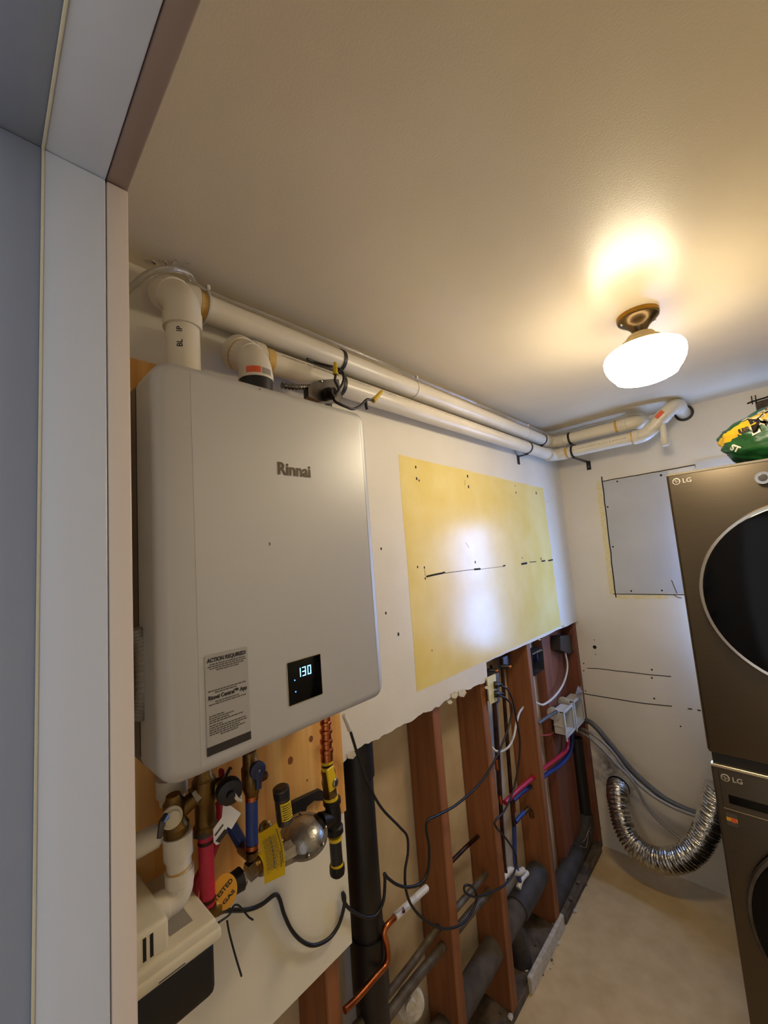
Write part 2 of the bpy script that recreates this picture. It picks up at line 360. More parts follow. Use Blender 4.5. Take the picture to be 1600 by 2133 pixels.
# back wall
W0, W1, Z0, Z1 = -0.418, 0.26, -0.74, 0.18        # window in the back wall, behind the stacked machines
bm = B(); box(bm, -1.008, W0, LB, LB+.05, ZF, ZT); box(bm, W1, RW+.05, LB, LB+.05, ZF, ZT); box(bm, W0, W1, LB, LB+.05, ZF, Z0); box(bm, W0, W1, LB, LB+.05, Z1, ZT)
wb = obj('wall_back', bm, 'back_paint', M=MB, kind='structure', flat=True)
obj('wall_back_end', box(B(), -1.45, -1.008, LB+.02, LB+.07, ZF, ZT), 'cavity_board', wb, M=MB, flat=True)
obj('wall_edge', box(B(), -1.012, -1.006, LB-.0015, LB+.02, ZF, -.50), 'plaster_edge', wb, M=MB, flat=True)
pq = [PB(1256, 1004, LB), PB(1389, 986, LB), PB(1660, 955, LB), PB(1660, 1236, LB), PB(1415, 1236, LB), PB(1283, 1236, LB)]
pq[2].x = pq[3].x = W0-.004; pq[1].z = pq[0].z+.002; pq[2].z = pq[0].z+.004; pq[3].z = pq[4].z
pp = obj('patch_panel', prism(B(), [p+V((0, -.0015, 0)) for p in pq], (0, .002, 0)), 'patch_board', wb, M=MB, label='bare grey drywall patch with cut outline', flat=True)
gap = [pq[0]+V((-.002, 0, .004)), pq[5]+V((-.002, 0, -.004))]
def strip(pts, wdt, m, b, name, parent=wb):
    bm = B()
    for i in range(len(pts)-1):
        a, c = pts[i], pts[i+1]; d = V((c.x-a.x, 0, c.z-a.z)).normalized(); n = V((-d.z, 0, d.x))*wdt/2
        prism(bm, [V((q.x, b, q.z)) for q in (a-n, c-n, c+n, a+n)], (0, -.0009, 0))
    return obj(name, bm, m, parent, M=MB, flat=True)
strip([gap[0]+V((-.022, 0, .0)), gap[1]+V((-.018, 0, 0))], .024, 'yellow_trace', LB-.0002, 'yellow_edge')
strip([gap[1]+V((0, 0, -.018)), gap[1]+V((.25, 0, -.012))], .018, 'yellow_trace', LB-.0002, 'yellow_edge')
def jagline(a, c, n, j): return [a.lerp(c, i/n)+V((random.uniform(-j, j), 0, random.uniform(-j, j))) for i in range(n+1)]
strip(jagline(gap[0]+V((0, 0, .03)), gap[1]+V((0, 0, -.02)), 14, .0015), .006, 'dark_gap', LB-.0012, 'cut_line')
strip(jagline(gap[0], V((-.25, 0, gap[0].z+.006)), 14, .0012), .005, 'dark_gap', LB-.0012, 'cut_line')
strip(jagline(gap[1]+V((-.01, 0, 0)), V((-.30, 0, gap[1].z+.002)), 10, .0008), .004, 'dark_gap', LB-.0012, 'cut_line')
for px, py, r in [(1286, 1003, .005), (1377, 990, .006), (1266, 1056, .005), (1277, 1139, .005), (1315, 1231, .005), (1379, 1230, .005)]:
    speck(px, py, r, wb, b=LB-.0012)
for px, py, r in [(1239, 1348, .011), (1238, 1333, .003), (1241, 1363, .003), (1216, 1382, .004), (1216, 1397, .004), (1220, 1439, .004), (1358, 1395, .005), (1358, 1412, .005), (1363, 1455, .005), (1418, 1513, .004), (1252, 1725, .003)]:
    speck(px, py, r, wb, b=LB+.0001)
crack([(1223, 1392), (1250, 1393), (1280, 1397), (1320, 1401), (1350, 1405), (1398, 1409)], wb, .0022, b=LB)
crack([(1213, 1444), (1240, 1449), (1290, 1457), (1340, 1465), (1400, 1471)], wb, .0025, b=LB)
crack([(1433, 1476), (1442, 1477)], wb, .003, b=LB); crack([(1453, 1479), (1460, 1480)], wb, .003, b=LB)
crack([(1399, 1208), (1408, 1230), (1411, 1236)], wb, .0016, b=LB-.001); crack([(1402, 1238), (1412, 1244), (1420, 1246)], wb, .0016, b=LB-.001)
# second small patch and a cut opening higher up
q = [PB(1448, 961, LB), PB(1530, 944, LB), PB(1545, 990, LB), PB(1449, 990, LB)]; q[3].z = q[2].z = .20; q[1].z = q[0].z
obj('patch_panel', prism(B(), [p+V((0, -.003, 0)) for p in q], (0, .0035, 0)), 'frame_white', wb, M=MB, flat=True)
strip(jagline(V((-.30, 0, gap[0].z+.004)), q[0]+V((0, 0, -.035)), 6, .0015), .007, 'dark_gap', LB-.0016, 'cut_line')
a = PB(1573, 838, LB); obj('cut_opening', prism(B(), [a+V((0, -.0006, 0)), a+V((.16, -.0006, .012)), a+V((.16, -.0006, -.11)), a+V((0, -.0006, -.11))], (0, .0005, 0)), 'dust', wb, M=MB, flat=True)
strip(jagline(a+V((-.03, 0, .0)), a+V((.16, 0, .03)), 8, .003), .008, 'dark_gap', LB-.0012, 'cut_line')
for dx, dz in ((-.010, .012), (.004, .012), (.09, .03)): strip([a+V((dx, 0, dz-.02)), a+V((dx+.001, 0, dz+.022))], .004, 'dark_gap', LB-.0014, 'cut_line')
# smudges near the duct hole
# right wall with the window (outside the frame) and doorway wall
obj('wall_right', box(B(), RW, RW+.08, -.1, LB+.05, ZF, ZT), 'back_paint', M=MB, kind='structure', flat=True)
wn = thing('window_1', None, None, MB @ V(((W0+W1)/2, LB+.03, Z0)), kind='structure')
bm = B()
for z in (Z0+.015, (Z0+Z1)/2, Z1-.015): box(bm, W0, W1, LB+.018, LB+.045, z-.015, z+.015)
for x in (W0+.015, W1-.015): box(bm, x-.015, x+.015, LB+.019, LB+.044, Z0, Z1)
obj('window_frame', bm, 'frame_white', wn, M=MB, flat=True)
for a, b_ in ((Z0+.03, (Z0+Z1)/2-.015), ((Z0+Z1)/2+.015, Z1-.03)): obj('pane', box(B(), W0+.03, W1-.03, LB+.030, LB+.033, a, b_), 'pane_glass', wn, M=MB, flat=True)
JX = -0.42; JZ = 0.378; JR = 0.42; Y1, Y2, Y3 = 0.0352, 0.0815, 0.1005
bm = B(); box(bm, -1.3, JX-.012, -.06, Y2, ZF, ZT); box(bm, JR+.012, RW+.05, -.06, Y2, ZF, ZT); box(bm, JX-.012, JR+.012, -.06, Y2, JZ+.012, ZT)
obj('wall_front', bm, 'wall_paint', M=MB, kind='structure', flat=True)
def trim(n, parts, m):
    bm = B()
    for p in parts: box(bm, *p, 0.0016, 2)
    return obj('trim_%d' % n, bm, m, M=MB, kind='structure', ang=50)
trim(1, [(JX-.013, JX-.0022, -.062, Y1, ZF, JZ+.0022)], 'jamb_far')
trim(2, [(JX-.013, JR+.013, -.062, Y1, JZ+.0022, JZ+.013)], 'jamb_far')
trim(3, [(JX-.012, JX, Y1+.0006, Y2, ZF, JZ)], 'jamb_paint')
trim(4, [(JX-.012, JR+.012, Y1+.0006, Y2, JZ, JZ+.013)], 'jamb_paint')
trim(5, [(JX-.075, JX-.001, Y2+.0008, Y3, ZF, JZ+.0005)], 'casing_paint')
trim(6, [(JX-.075, RW-.002, Y2+.0008, Y3, JZ+.0015, JZ+.075)], 'casing_shaded')
trim(7, [(JR+.001, RW-.002, Y2+.0008, Y3, ZF, JZ+.0005)], 'casing_paint')
trim(8, [(JR, JR+.013, -.062, Y2, ZF, JZ)], 'jamb_paint')
bm = B(); sweep(bm, [V((JX+.0002, Y1, ZF)), V((JX+.0002, Y1, JZ-.0002))], .0010, 6); sweep(bm, [V((JX, Y1, JZ-.0004)), V((JR, Y1, JZ-.0004))], .0012, 6)
obj('trim_9', bm, 'caulk', M=MB, kind='structure')
# ------------------------------------------------------------------ plywood backboard and white board
XP = -0.880
pr = P(714, 1560, x=XP).y; pz = P(720, 1690, x=XP).z; pt = .432
pl = obj('plywood_backboard', box(B(), XW+.0005, XP, 0.16, pr, pz, pt, .0015, 1), 'plywood', label='knotty plywood board screwed to the wall behind the water heater', cat='board', flat=True)
for px, py, r in [(648, 1539, .006), (605, 1584, .007), (640, 1625, .002)]:
    speck(px, py, r, pl, 'knot', x=XP+.0002, sz=1.3, name='knot')
wr = P(727, 1972, x=-.884).y; wz = P(727, 1972, x=-.884).z
wbd = obj('white_board', box(B(), XW+.0005, -.884, 0.12, wr+.012, wz, pz-.0008, .0015, 1), 'white_board', label='off-white wall board under the plywood, with a black cord hanging over it', cat='board', flat=True)
# ------------------------------------------------------------------ water heater
HX = -0.660; HY0, HY1, HZ0, HZ1 = 0.2145, 0.6855, -0.3120, 0.3410
heater = thing('water_heater', 'silver grey tankless water heater with a digital display reading 130', 'water heater', (HX-.1, (HY0+HY1)/2, HZ0))
def rr_loop(y0, y1, z0, z1, r, n=7):
    out = []
    for cy, cz, a0 in ((y1-r, z1-r, 0), (y0+r, z1-r, 90), (y0+r, z0+r, 180), (y1-r, z0+r, 270)):
        for k in range(n):
            a = math.radians(a0+90*k/(n-1)); out.append((cy+r*math.cos(a), cz+r*math.sin(a)))
    return out
YC0, YC1 = 0.2715, 0.6585
def prof(y):
    if y < YC0: return -0.007*((YC0-y)/(YC0-HY0))**1.3 - 0.0008
    if y > YC1: return -0.007*((y-YC1)/(HY1-YC1))**1.3 - 0.0008
    return 0
bm = B(); loops = []; R = 0.018
for k in range(8):
    a = (PI/2)*k/7; d = R*(1-math.cos(a)); loops.append((d, R*(1-math.sin(a))))
vl = []
for d, drop in [(0, 0.09)] + loops:
    rad = max(.032-d, .012)
    vl.append([bm.verts.new((-(drop), y, z)) for y, z in rr_loop(HY0+d, HY1-d, HZ0+d, HZ1-d, rad)])
for i in range(len(vl)-1):
    n = len(vl[i])
    for k in range(n): bm.faces.new((vl[i][k], vl[i][(k+1) % n], vl[i+1][(k+1) % n], vl[i+1][k]))
bm.faces.new(vl[-1])
for y in (YC0-.0015, YC0, YC1, YC1+.0015) + tuple(HY0+.012+i*.009 for i in range(5)) + (HY1-.015, HY1-.02):
    bmesh.ops.bisect_plane(bm, geom=bm.verts[:]+bm.edges[:]+bm.faces[:], plane_co=(0, y, 0), plane_no=(0, 1, 0))
for v in bm.verts:
    if v.co.x > -.06: v.co.x += HX + prof(v.co.y)
    else: v.co.x += HX
obj('cover', bm, 'heater_grey', heater, ang=28)
obj('body', box(B(), XP+.001, HX-.05, HY0+.006, HY1-.006, HZ0+.008, HZ1-.008, .008, 2), 'heater_body', heater)
bm = B(); box(bm, HX-.0915, HX-.0885, HY0-.0006, HY1+.0006, HZ0+.03, HZ1-.03); obj('seam', bm, 'heater_dark', heater, flat=True)
for yy in (YC0-.0012, YC1+.0012): obj('crease', box(B(), HX-.004, HX-.0004, yy-.0004, yy+.0004, HZ0+.016, HZ1-.016), 'heater_grey', heater, flat=True)
UY = (0, 1, 0); UZ = (0, 0, 1)
a = P(578, 989, x=HX); c = P(647, 989, x=HX)
text('logo', 'Rinnai', .034, (HX, a.y, P(578, 987, x=HX).z), UY, UZ, 'logo_bronze', heater, bold=.0008, width=c.y-a.y, label='bronze brand lettering')
# sticker
s0 = P(432, 1362, x=HX); s1 = P(516, 1357, x=HX); s2 = P(428, 1571, x=HX)
sy0, sy1, sz1, sz0 = P(429, 1470, x=HX).y, P(519, 1450, x=HX).y, P(470, 1357, x=HX).z, P(470, 1561, x=HX).z
st = obj('label_sticker', box(B(), HX+.0001, HX+.0004, sy0, sy1, sz0, sz1), 'sticker', heater, label='grey instruction sticker', flat=True)
SW = sy1-sy0; SH = sz1-sz0
def sline(t, body, size, y=.02, w_=None, bold=0): text('print', body, size, (HX+.0002, sy0+SW*y, sz1-SH*t), UY, UZ, 'ink', st, bold=bold, width=w_*SW if w_ else None)
sline(.075, 'ACTION REQUIRED!', .0085, .05, .90, .0003)
sline(.455, 'Rinnai Central\u2122 App', .0085, .05, .90, .0003)
rnd = random.Random(3)
for t, y0_, y1_ in [(.10, .10, .93), (.122, .06, .95), (.144, .1, .9), (.166, .25, .78), (.37, .05, .93), (.392, .2, .7), (.485, .2, .75), (.507, .06, .92), (.62, .06, .4), (.642, .06, .62), (.664, .06, .5), (.686, .06, .84), (.715, .06, .35), (.737, .06, .9), (.759, .06, .93), (.781, .06, .75), (.803, .06, .88), (.825, .3, .7)]:
    bm = B(); y = y0_
    while y < y1_:
        w_ = rnd.uniform(.03, .09); box(bm, HX+.0003, HX+.0006, sy0+SW*y, sy0+SW*min(y+w_, y1_), sz1-SH*t-.0009, sz1-SH*t+.0009); y += w_+.014
    obj('print_line', bm, 'ink_soft', st, flat=True)
obj('dark_band', box(B(), HX+.0003, HX+.0006, sy0-.0005, sy1+.0005, sz0, sz0+SH*.085), 'ink', st, flat=True)
# display
dy0, dy1, dz1, dz0 = P(599, 1400, x=HX).y, P(669, 1400, x=HX).y, P(635, 1371, x=HX).z, P(635, 1459, x=HX).z
dsp = obj('display_panel', box(B(), HX-.001, HX+.0012, dy0, dy1, dz0, dz1, .0009, 2), 'glass_black', heater, label='black glass display window')
bm = B(); prism(bm, [V((HX, y, z)) for y, z in rr_loop(dy0-.0012, dy1+.0012, dz0-.0012, dz1+.0012, .004)], (.0004, 0, 0)); obj('display_bezel', bm, 'chrome', heater, flat=True)
DX = HX+.0013
seg7 = {'1': 'bc', '3': 'abcdg', '0': 'abcdef'}
d0 = P(622, 1405, x=HX); dh = .0165; dw = .0082
for i, ch in enumerate('130'):
    bm = B(); y = d0.y + [-.004, .0075, .0195][i]; z = P(640, 1405, x=HX).z; t = .0018
    S = {'a': (y, y+dw, z+dh-t, z+dh), 'd': (y, y+dw, z, z+t), 'g': (y, y+dw, z+dh/2-t/2, z+dh/2+t/2), 'f': (y, y+t, z+dh/2, z+dh), 'b': (y+dw-t, y+dw, z+dh/2, z+dh), 'e': (y, y+t, z, z+dh/2), 'c': (y+dw-t, y+dw, z, z+dh/2)}
    for s in seg7[ch]:
        a = S[s]; box(bm, DX-.0002, DX+.0003, a[0]+.0002, a[1]-.0002, a[2]+.0002, a[3]-.0002)
    obj('digit', bm, 'digit_blue', dsp, flat=True)
for px, py in ((614, 1417), (616, 1441)):
    p = P(px, py, x=DX); bm = B(); bmesh.ops.create_icosphere(bm, subdivisions=2, radius=.0013); bmesh.ops.translate(bm, verts=bm.verts, vec=p); obj('indicator', bm, 'led_blue', dsp)
p = P(562, 1133, x=HX); obj('scratch', box(B(), HX, HX+.0004, p.y-.0006, p.y+.0006, p.z-.003, p.z+.003), 'ink', heater, flat=True)
p = P(541, 811, x=HX); obj('scratch', box(B(), HX, HX+.0004, p.y-.0012, p.y+.0012, p.z-.001, p.z+.001), 'ink', heater, flat=True)
# flexible conduit at the heater's side
bm = B(); pts = smooth([P(283, 1310, x=-.74), P(296, 1345, x=-.74), P(300, 1400, x=-.74), P(298, 1460, x=-.74), P(284, 1500, x=-.74)], 16)
sweep(bm, pts, [.011+.0011*math.cos(i*2.1) for i in range(len(pts))], 12)
obj('flexible_conduit', bm, 'hose_light', label='ribbed pale conduit beside the left side of the water heater', cat='conduit')
# ------------------------------------------------------------------ PVC vent pipes
PR = 0.0302
XU, ZU, XL, ZL = -0.852, 0.582, -0.846, 0.500
YB_U = 2.43; YB_L = 2.42
def warp_text(name, body, size, ax, ay, az, r, ang0, m, parent, y0, length=None, axis='y', frame=None, bold=0):
    bm = tmesh(body, size, 0, bold)
    w0 = max(v.co.x for v in bm.verts); s = length/w0 if length else 1
    for v in bm.verts:
        th = ang0 + v.co.y/r; t = y0+v.co.x*s; rr = r+.0004
        if axis == 'y': v.co = V((ax+math.cos(th)*rr, t, az+math.sin(th)*rr))
        elif axis == 'xb': v.co = V((t, ay-math.cos(th)*rr, az+math.sin(th)*rr))
    return obj(name, bm, m, parent, flat=True, M=frame)
# exhaust (upper) run
vy = P(381, 735, x=-.775).y; VXU = -.772
ev = thing('vent_pipe', 'upper white plastic vent pipe running along the ceiling from the left elbow', 'pipe', (VXU, vy, HZ1))
obj('pipe', cyl(B(), V((VXU, vy, HZ1-.03)), V((VXU, vy, ZU-.07)), PR, 28), 'pvc', ev)
cU1 = V((VXU, vy, ZU-.058)); cU2 = V((XU, vy-.012, ZU)); dU = (cU2-cU1).normalized()
elbow('elbow', V((VXU, vy, ZU-.3)), cU1, cU1+dU*.3, PR, .05, .034, 'pvc_fit', ev)
elbow('elbow', cU2-dU*.2, cU2, V((XU, vy+.3, ZU)), PR*1.05, .036, .030, 'pvc_fit', ev)
LYE = vy+.075
obj('glue_ring', cyl(B(), V((XU, LYE-.012, ZU)), V((XU, LYE+.003, ZU)), PR*1.05, 24), 'glue', ev)
cornU = V((XU, YB_U, ZU))
bd = MB @ V((1, 0, 0)); eU = cornU + bd*.44
obj('pipe', cyl(B(), V((XU, LYE-.02, ZU)), V((XU, YB_U-.09, ZU)), PR, 28), 'pvc', ev)
elbow('elbow', V((XU, YB_U-.3, ZU)), cornU, eU, PR, .045, .035, 'pvc_fit', ev)
obj('pipe', cyl(B(), cornU+bd*.07, cornU+bd*.36, PR, 28), 'pvc', ev)
nbk = MB @ V((0, 1, 0))
obj('glue_ring', cyl(B(), cornU+bd*.352, cornU+bd*.364, PR*1.06, 24), 'glue', ev)
elbow('elbow', cornU+bd*.2, cornU+bd*.46, cornU+bd*.46+nbk*.3, PR, .05, .045, 'pvc_fit', ev)
obj('pipe', cyl(B(), cornU+bd*.46+nbk*.06, cornU+bd*.46+nbk*(LB-YB_U+.02), PR, 24), 'pvc', ev)
for t, b_, z in (('IP', .0, .455), ('BL', .0, .425)):
    bm = tmesh(t, .014, 0, .0003)
    for v in bm.verts:
        th = math.radians(-24) - v.co.y/PR; v.co = V((VXU+math.cos(th)*(PR+.0004), vy+math.sin(th)*(PR+.0004), z-.012+v.co.x))
    obj('print', bm, 'print_black', ev, flat=True)
# intake (lower) run
iy = P(533, 780, x=-.775).y; VXI = -.775
iv = thing('intake_pipe', 'lower white plastic pipe with blue print running along the wall to the back corner', 'pipe', (VXI, iy, HZ1))
obj('collar', cyl(B(), V((VXI, iy, HZ1-.01)), V((VXI, iy, HZ1+.065)), PR*1.16, 26), 'black_rubber', iv, label='black rubber adaptor collar')
cI1 = V((VXI, iy, HZ1+.105)); cI2 = V((XL, iy-.018, ZL)); dI = (cI2-cI1).normalized()
elbow('elbow', V((VXI, iy, 0)), cI1, cI1+dI*.3, PR*1.06, .05, .020, 'pvc_fit', iv)
elbow('elbow', cI2-dI*.2, cI2, V((XL, iy+.3, ZL)), PR*1.06, .036, .030, 'pvc_fit', iv)
cc = cI1.lerp(cI2, .62); obj('collar', lathe(B(), cc, dI, [(-.007, PR*1.15), (-.007, PR*1.34), (.012, PR*1.34), (.012, PR*1.15)], 28), 'pvc_fit', iv)
obj('glue_ring', lathe(B(), cc, dI, [(-.0095, PR*1.15), (-.0095, PR*1.23), (-.007, PR*1.23), (-.007, PR*1.15)], 28), 'glue', iv)
IYE = iy+.078
obj('glue_ring', cyl(B(), V((XL, IYE-.014, ZL)), V((XL, IYE+.005, ZL)), PR*1.05, 24), 'glue', iv)
obj('pipe', cyl(B(), V((XL, IYE-.02, ZL)), V((XL, YB_L-.09, ZL)), PR, 28), 'pvc', iv)
cornL = V((XL, YB_L, ZL)); eL = cornL+bd*.5
elbow('elbow', V((XL, YB_L-.3, ZL)), cornL, eL, PR, .045, .035, 'pvc_fit', iv)
obj('glue_ring', cyl(B(), cornL+bd*.078, cornL+bd*.094, PR*1.06, 24), 'glue', iv)
obj('pipe', cyl(B(), cornL+bd*.07, cornL+bd*.43, PR, 28), 'pvc', iv)
obj('glue_ring', cyl(B(), cornL+bd*.415, cornL+bd*.432, PR*1.06, 24), 'glue', iv)
k1 = cornL+bd*.475; up45 = (bd+V((0, 0, 1))*.85).normalized(); k2 = k1+up45*.185
elbow('elbow', cornL, k1, k1+up45*.3, PR, .06, .03, 'pvc_fit', iv)
obj('pipe', cyl(B(), k1+up45*.05, k2-up45*.05, PR*1.0, 24), 'pvc', iv)
elbow('elbow', k1, k2, k2+nbk*.4, PR, .055, .035, 'pvc_fit', iv)
obj('pipe', cyl(B(), k2+nbk*.07, k2+nbk*(LB-YB_L+.03), PR, 24), 'pvc', iv)
kk = k2+nbk*((LB-(MB.inverted() @ k2).y)); lathe_o = kk-nbk*.004
obj('wall_grommet', lathe(B(), lathe_o, nbk, [(0, PR*1.1), (0, PR*1.42), (.005, PR*1.42), (.005, PR*1.1)], 28), 'black_rubber', iv)
mid = k1.lerp(k2, .55); n1 = mid+V((0, 0, -1))*.11
obj('drain_stub', cyl(B(), mid, n1, .0135, 18), 'pvc', iv)
obj('drain_cap', lathe(B(), n1, (0, 0, -1), [(-.012, .0135), (-.012, .019), (.02, .019), (.03, .014), (.033, .004)], 20), 'pvc_fit', iv)
obj('fitting_label', box(B(), -.02, .02, -.0006, .0006, -.010, .010), 'bag_red', iv, M=Matrix.Translation(mid+V((0, 0, .012))-nbk*(PR*1.2)) @ MB @ Matrix.Rotation(math.radians(-38), 4, 'Y'), flat=True)
bm = B(); p = V((VXI, iy, HZ1+.085)); rr_ = PR*1.06*1.175
def cpatch(bm, c, r, a0, a1, z0, z1, n=6):
    f = [[bm.verts.new((c.x+math.cos(a0+(a1-a0)*k/n)*r, c.y+math.sin(a0+(a1-a0)*k/n)*r, z)) for k in range(n+1)] for z in (z0, z1)]
    for k in range(n): bm.faces.new((f[0][k], f[0][k+1], f[1][k+1], f[1][k]))
    return bm
obj('fitting_label', cpatch(bm, p, rr_, math.radians(-62), math.radians(-14), HZ1+.066, HZ1+.080), 'bag_red', iv, flat=True)
obj('fitting_label', cpatch(B(), p, rr_, math.radians(-10), math.radians(26), HZ1+.065, HZ1+.079), 'ink_pale', iv, flat=True)
yt = iy+.10
warp_text('print', 'installation du Manufacturier', .0085, XL, 0, ZL, PR, math.radians(20), 'print_black', iv, yt, .19)
for y0_, ln, m in ((yt+.21, .10, 'print_blue'), (yt+.36, .07, 'print_blue'), (yt+.47, .10, 'print_blue'), (yt+.60, .55, 'print_blue'), (yt+1.2, .35, 'print_blue')):
    bm = B(); rg = random.Random(int(y0_*1000)); y = y0_
    while y < y0_+ln:
        wv = rg.uniform(.003, .007); th = math.radians(22+rg.uniform(-3, 3)); hh = rg.uniform(.04, .11)
        for a_ in (th,):
            vs_ = [bm.verts.new((XL+math.cos(t)*(PR+.0004), yy, ZL+math.sin(t)*(PR+.0004))) for yy, t in ((y, a_), (y+wv, a_), (y+wv, a_+hh), (y, a_+hh))]
            bm.faces.new(vs_)
        y += wv+rg.uniform(.002, .006) + (.012 if rg.random() < .12 else 0)
    obj('print', bm, m, iv, flat=True)
bm = B(); rg = random.Random(5); t = .10
while t < .40:
    wv = rg.uniform(.003, .008); c = cornL+bd*t; c2_ = cornL+bd*(t+wv)
    for th in (math.radians(2),):
        q = [(c, th), (c2_, th), (c2_, th+.07), (c, th+.07)]
        bm.faces.new([bm.verts.new(cc - nbk*math.cos(a_)*(PR+.0004) + V((0, 0, math.sin(a_)*(PR+.0004)))) for cc, a_ in q])
    t += wv+rg.uniform(.003, .008)
obj('print', bm, 'print_black', iv, flat=True)
# clear condensate tube on top of the upper pipe
tz = ZU+PR+.007
pts = [P(255, 622, x=-.84), P(268, 603, x=-.84), P(283, 590, x=-.83), P(300, 575, x=-.82), P(330, 562, x=-.81), P(365, 561, x=-.81), P(395, 572, x=-.82), V((XU+.018, LYE, tz-.006)), V((XU+.017, LYE+.2, tz-.001)), V((XU+.017, .75, tz)), V((XU+.018, .95, tz+.002)), V((XU+.017, 1.15, tz-.001)), V((XU+.018, 1.6, tz)), V((XU+.016, 2.1, tz-.001)), V((XU+.03, YB_U-.06, tz-.002)), V((XU+.09, YB_U-.03, tz)), cornU+bd*.2+V((0, 0, tz-ZU+.004))-nbk*.01, cornU+bd*.34+V((0, 0, tz-ZU))-nbk*.012, cornU+bd*.44+V((0, 0, tz-ZU+.004))-nbk*.012, cornU+bd*.50+V((0, 0, .02))+nbk*.03]
tube = cord('clear_tube', pts, .0062, 'clear_tube', n=8, label='clear vinyl tube tied along the top of the upper vent pipe', cat='tube')
def ring(bm, c, d, r, wdt, th, seg=26):
    return lathe(bm, V(c)-V(d).normalized()*wdt/2, d, [(0, r), (0, r+th), (wdt, r+th), (wdt, r)], seg)
for i, y in enumerate((LYE+.004, P(860, 815, x=XU).y, P(1092, 890, x=XU).y, 2.33)):
    z_ = thing('zip_tie', ['white zip tie on the vent pipe next to the left elbow', 'white zip tie halfway along the upper vent pipe', 'white zip tie on the upper vent pipe by the far black hanger', 'white zip tie on the vent pipe at the back corner'][i], 'zip tie', (XU, y, ZU), 'zip ties on the vent pipe')
    obj('band', ring(B(), (XU, y, ZU), (0, 1, 0), PR+(.005 if i == 0 else .0004), .004, .0015), 'zip_white', z_)
    obj('tie_head', box(B(), XU+.018, XU+.027, y-.004, y+.004, ZU+PR+.001, ZU+PR+.012, .001, 1), 'zip_white', z_)
# hangers
def hanger(c, axis, wallp, zplate, label):
    h = thing('pipe_hanger', label, 'pipe hanger', c, 'black pipe hangers')
    obj('strap', ring(B(), c, axis, PR+.0006, .011, .0022), 'black_steel', h)
    d = (V(wallp)-V(c)); a = V(axis).normalized(); s = d.normalized(); bm = B()
    tip = V(wallp)
    z0_ = c[2]-PR-.004
    A = V((c[0], c[1], z0_)); Bq = V((tip.x, tip.y, z0_))
    prism(bm, [A-a*.008-s*.004, A+a*.008-s*.004, Bq+a*.012, Bq-a*.012], (0, 0, -.004)); obj('arm', bm, 'black_steel', h, flat=True)
    bm = B(); prism(bm, [Bq-a*.012+V((0, 0, .004)), Bq+a*.012+V((0, 0, .004)), Bq+a*.012+V((0, 0, -zplate)), Bq-a*.012+V((0, 0, -zplate))], -s*.003)
    pt_ = obj('plate', bm, 'black_steel', h, flat=True)
    sc = Bq+V((0, 0, -zplate*.6))-s*.003
    obj('screw', lathe(B(), sc, -s, [(0, .004), (.002, .004), (.003, .002)], 10), 'steel', pt_)
hy = P(706, 740, x=XU).y; hy2 = P(1128, 915, x=XU).y; hyl = P(1097, 930, x=XL).y
hanger((XU, hy, ZU), (0, 1, 0), (XW+.001, hy, ZU), .02, 'black hanger on the upper vent pipe above the wire nuts')
hanger((XL, P(706, 800, x=XL).y, ZL), (0, 1, 0), (XW+.001, P(706, 800, x=XL).y, ZL), .02, 'black hanger on the lower pipe behind the wire nuts')
hanger((XU, hy2, ZU), (0, 1, 0), (XW+.001, hy2, ZU), .02, 'black hanger on the upper vent pipe above the yellow wall patch')
hanger((XL, hyl, ZL), (0, 1, 0), (XW+.001, hyl, ZL), .045, 'black hanger on the lower pipe above the yellow wall patch')
def bw(c): return V(c)+nbk*(LB-(MB.inverted() @ V(c)).y-.001)
cu = cornU+bd*.115; cl = cornL+bd*.118
hanger(cu, bd, bw(cu), .03, 'black hanger on the upper pipe on the back wall')
hanger(cl, bd, bw(cl), .05, 'black hanger with a screwed plate on the lower pipe on the back wall')
# ------------------------------------------------------------------ wiring on top of the heater
p = P(690, 812, x=-.80)
bxo = thing('junction_cover', 'grey steel junction cover with a cable clamp on top of the water heater', 'junction box', (p.x, p.y, HZ1))
pts = [P(px, py, x=-.79) for px, py in [(643, 826), (642, 806), (652, 796), (664, 792), (696, 789), (706, 790), (713, 836), (668, 836)]]
obj('cover_plate', prism(B(), pts, (-.02, 0, 0)), 'steel_dull', bxo, flat=True)
c = P(681, 822, x=-.785); obj('cable_clamp', lathe(B(), c, (1, .25, 0), [(0, .017), (.012, .017), (.012, .013), (.025, .013), (.025, .008)], 18), 'dark_iron', bxo)
c = P(670, 794, x=-.788); obj('screw', lathe(B(), c, (1, 0, 0), [(0, .003), (.002, .003), (.003, .001)], 8), 'chrome', bxo)
pts = smooth([P(588, 803, x=-.80), P(610, 806, x=-.80), P(630, 806, x=-.80), P(646, 806, x=-.80)], 12)
obj('armoured_conduit', sweep(B(), pts, [.0065+.0016*math.cos(i*1.6) for i in range(len(pts))], 12), 'steel', label='short armoured conduit running into the grey junction cover', cat='conduit')
wr_ = thing('wire_pigtail', 'black wire pigtails with two yellow wire nuts above the heater corner', 'wire', P(693, 828, x=-.76))
def wire(pts, r=.0034): return cord('wire', [P(px, py, x=xx) for px, py, xx in pts], r, 'black_rubber', wr_)
wire([(693, 827, -.775), (699, 820, -.76), (706, 812, -.755), (702, 802, -.755), (698, 792, -.755), (699, 782, -.755), (699, 776, -.755)])
wire([(706, 812, -.756), (713, 800, -.756), (716, 788, -.756), (713, 774, -.758), (704, 768, -.762), (690, 763, -.79)])
wire([(693, 826, -.775), (698, 836, -.76), (708, 842, -.75), (722, 848, -.745), (735, 852, -.745), (750, 846, -.745), (760, 836, -.745), (766, 832, -.745), (778, 834, -.745)], .0036)
wire([(762, 835, -.745), (763, 846, -.745), (765, 853, -.745)], .0045)
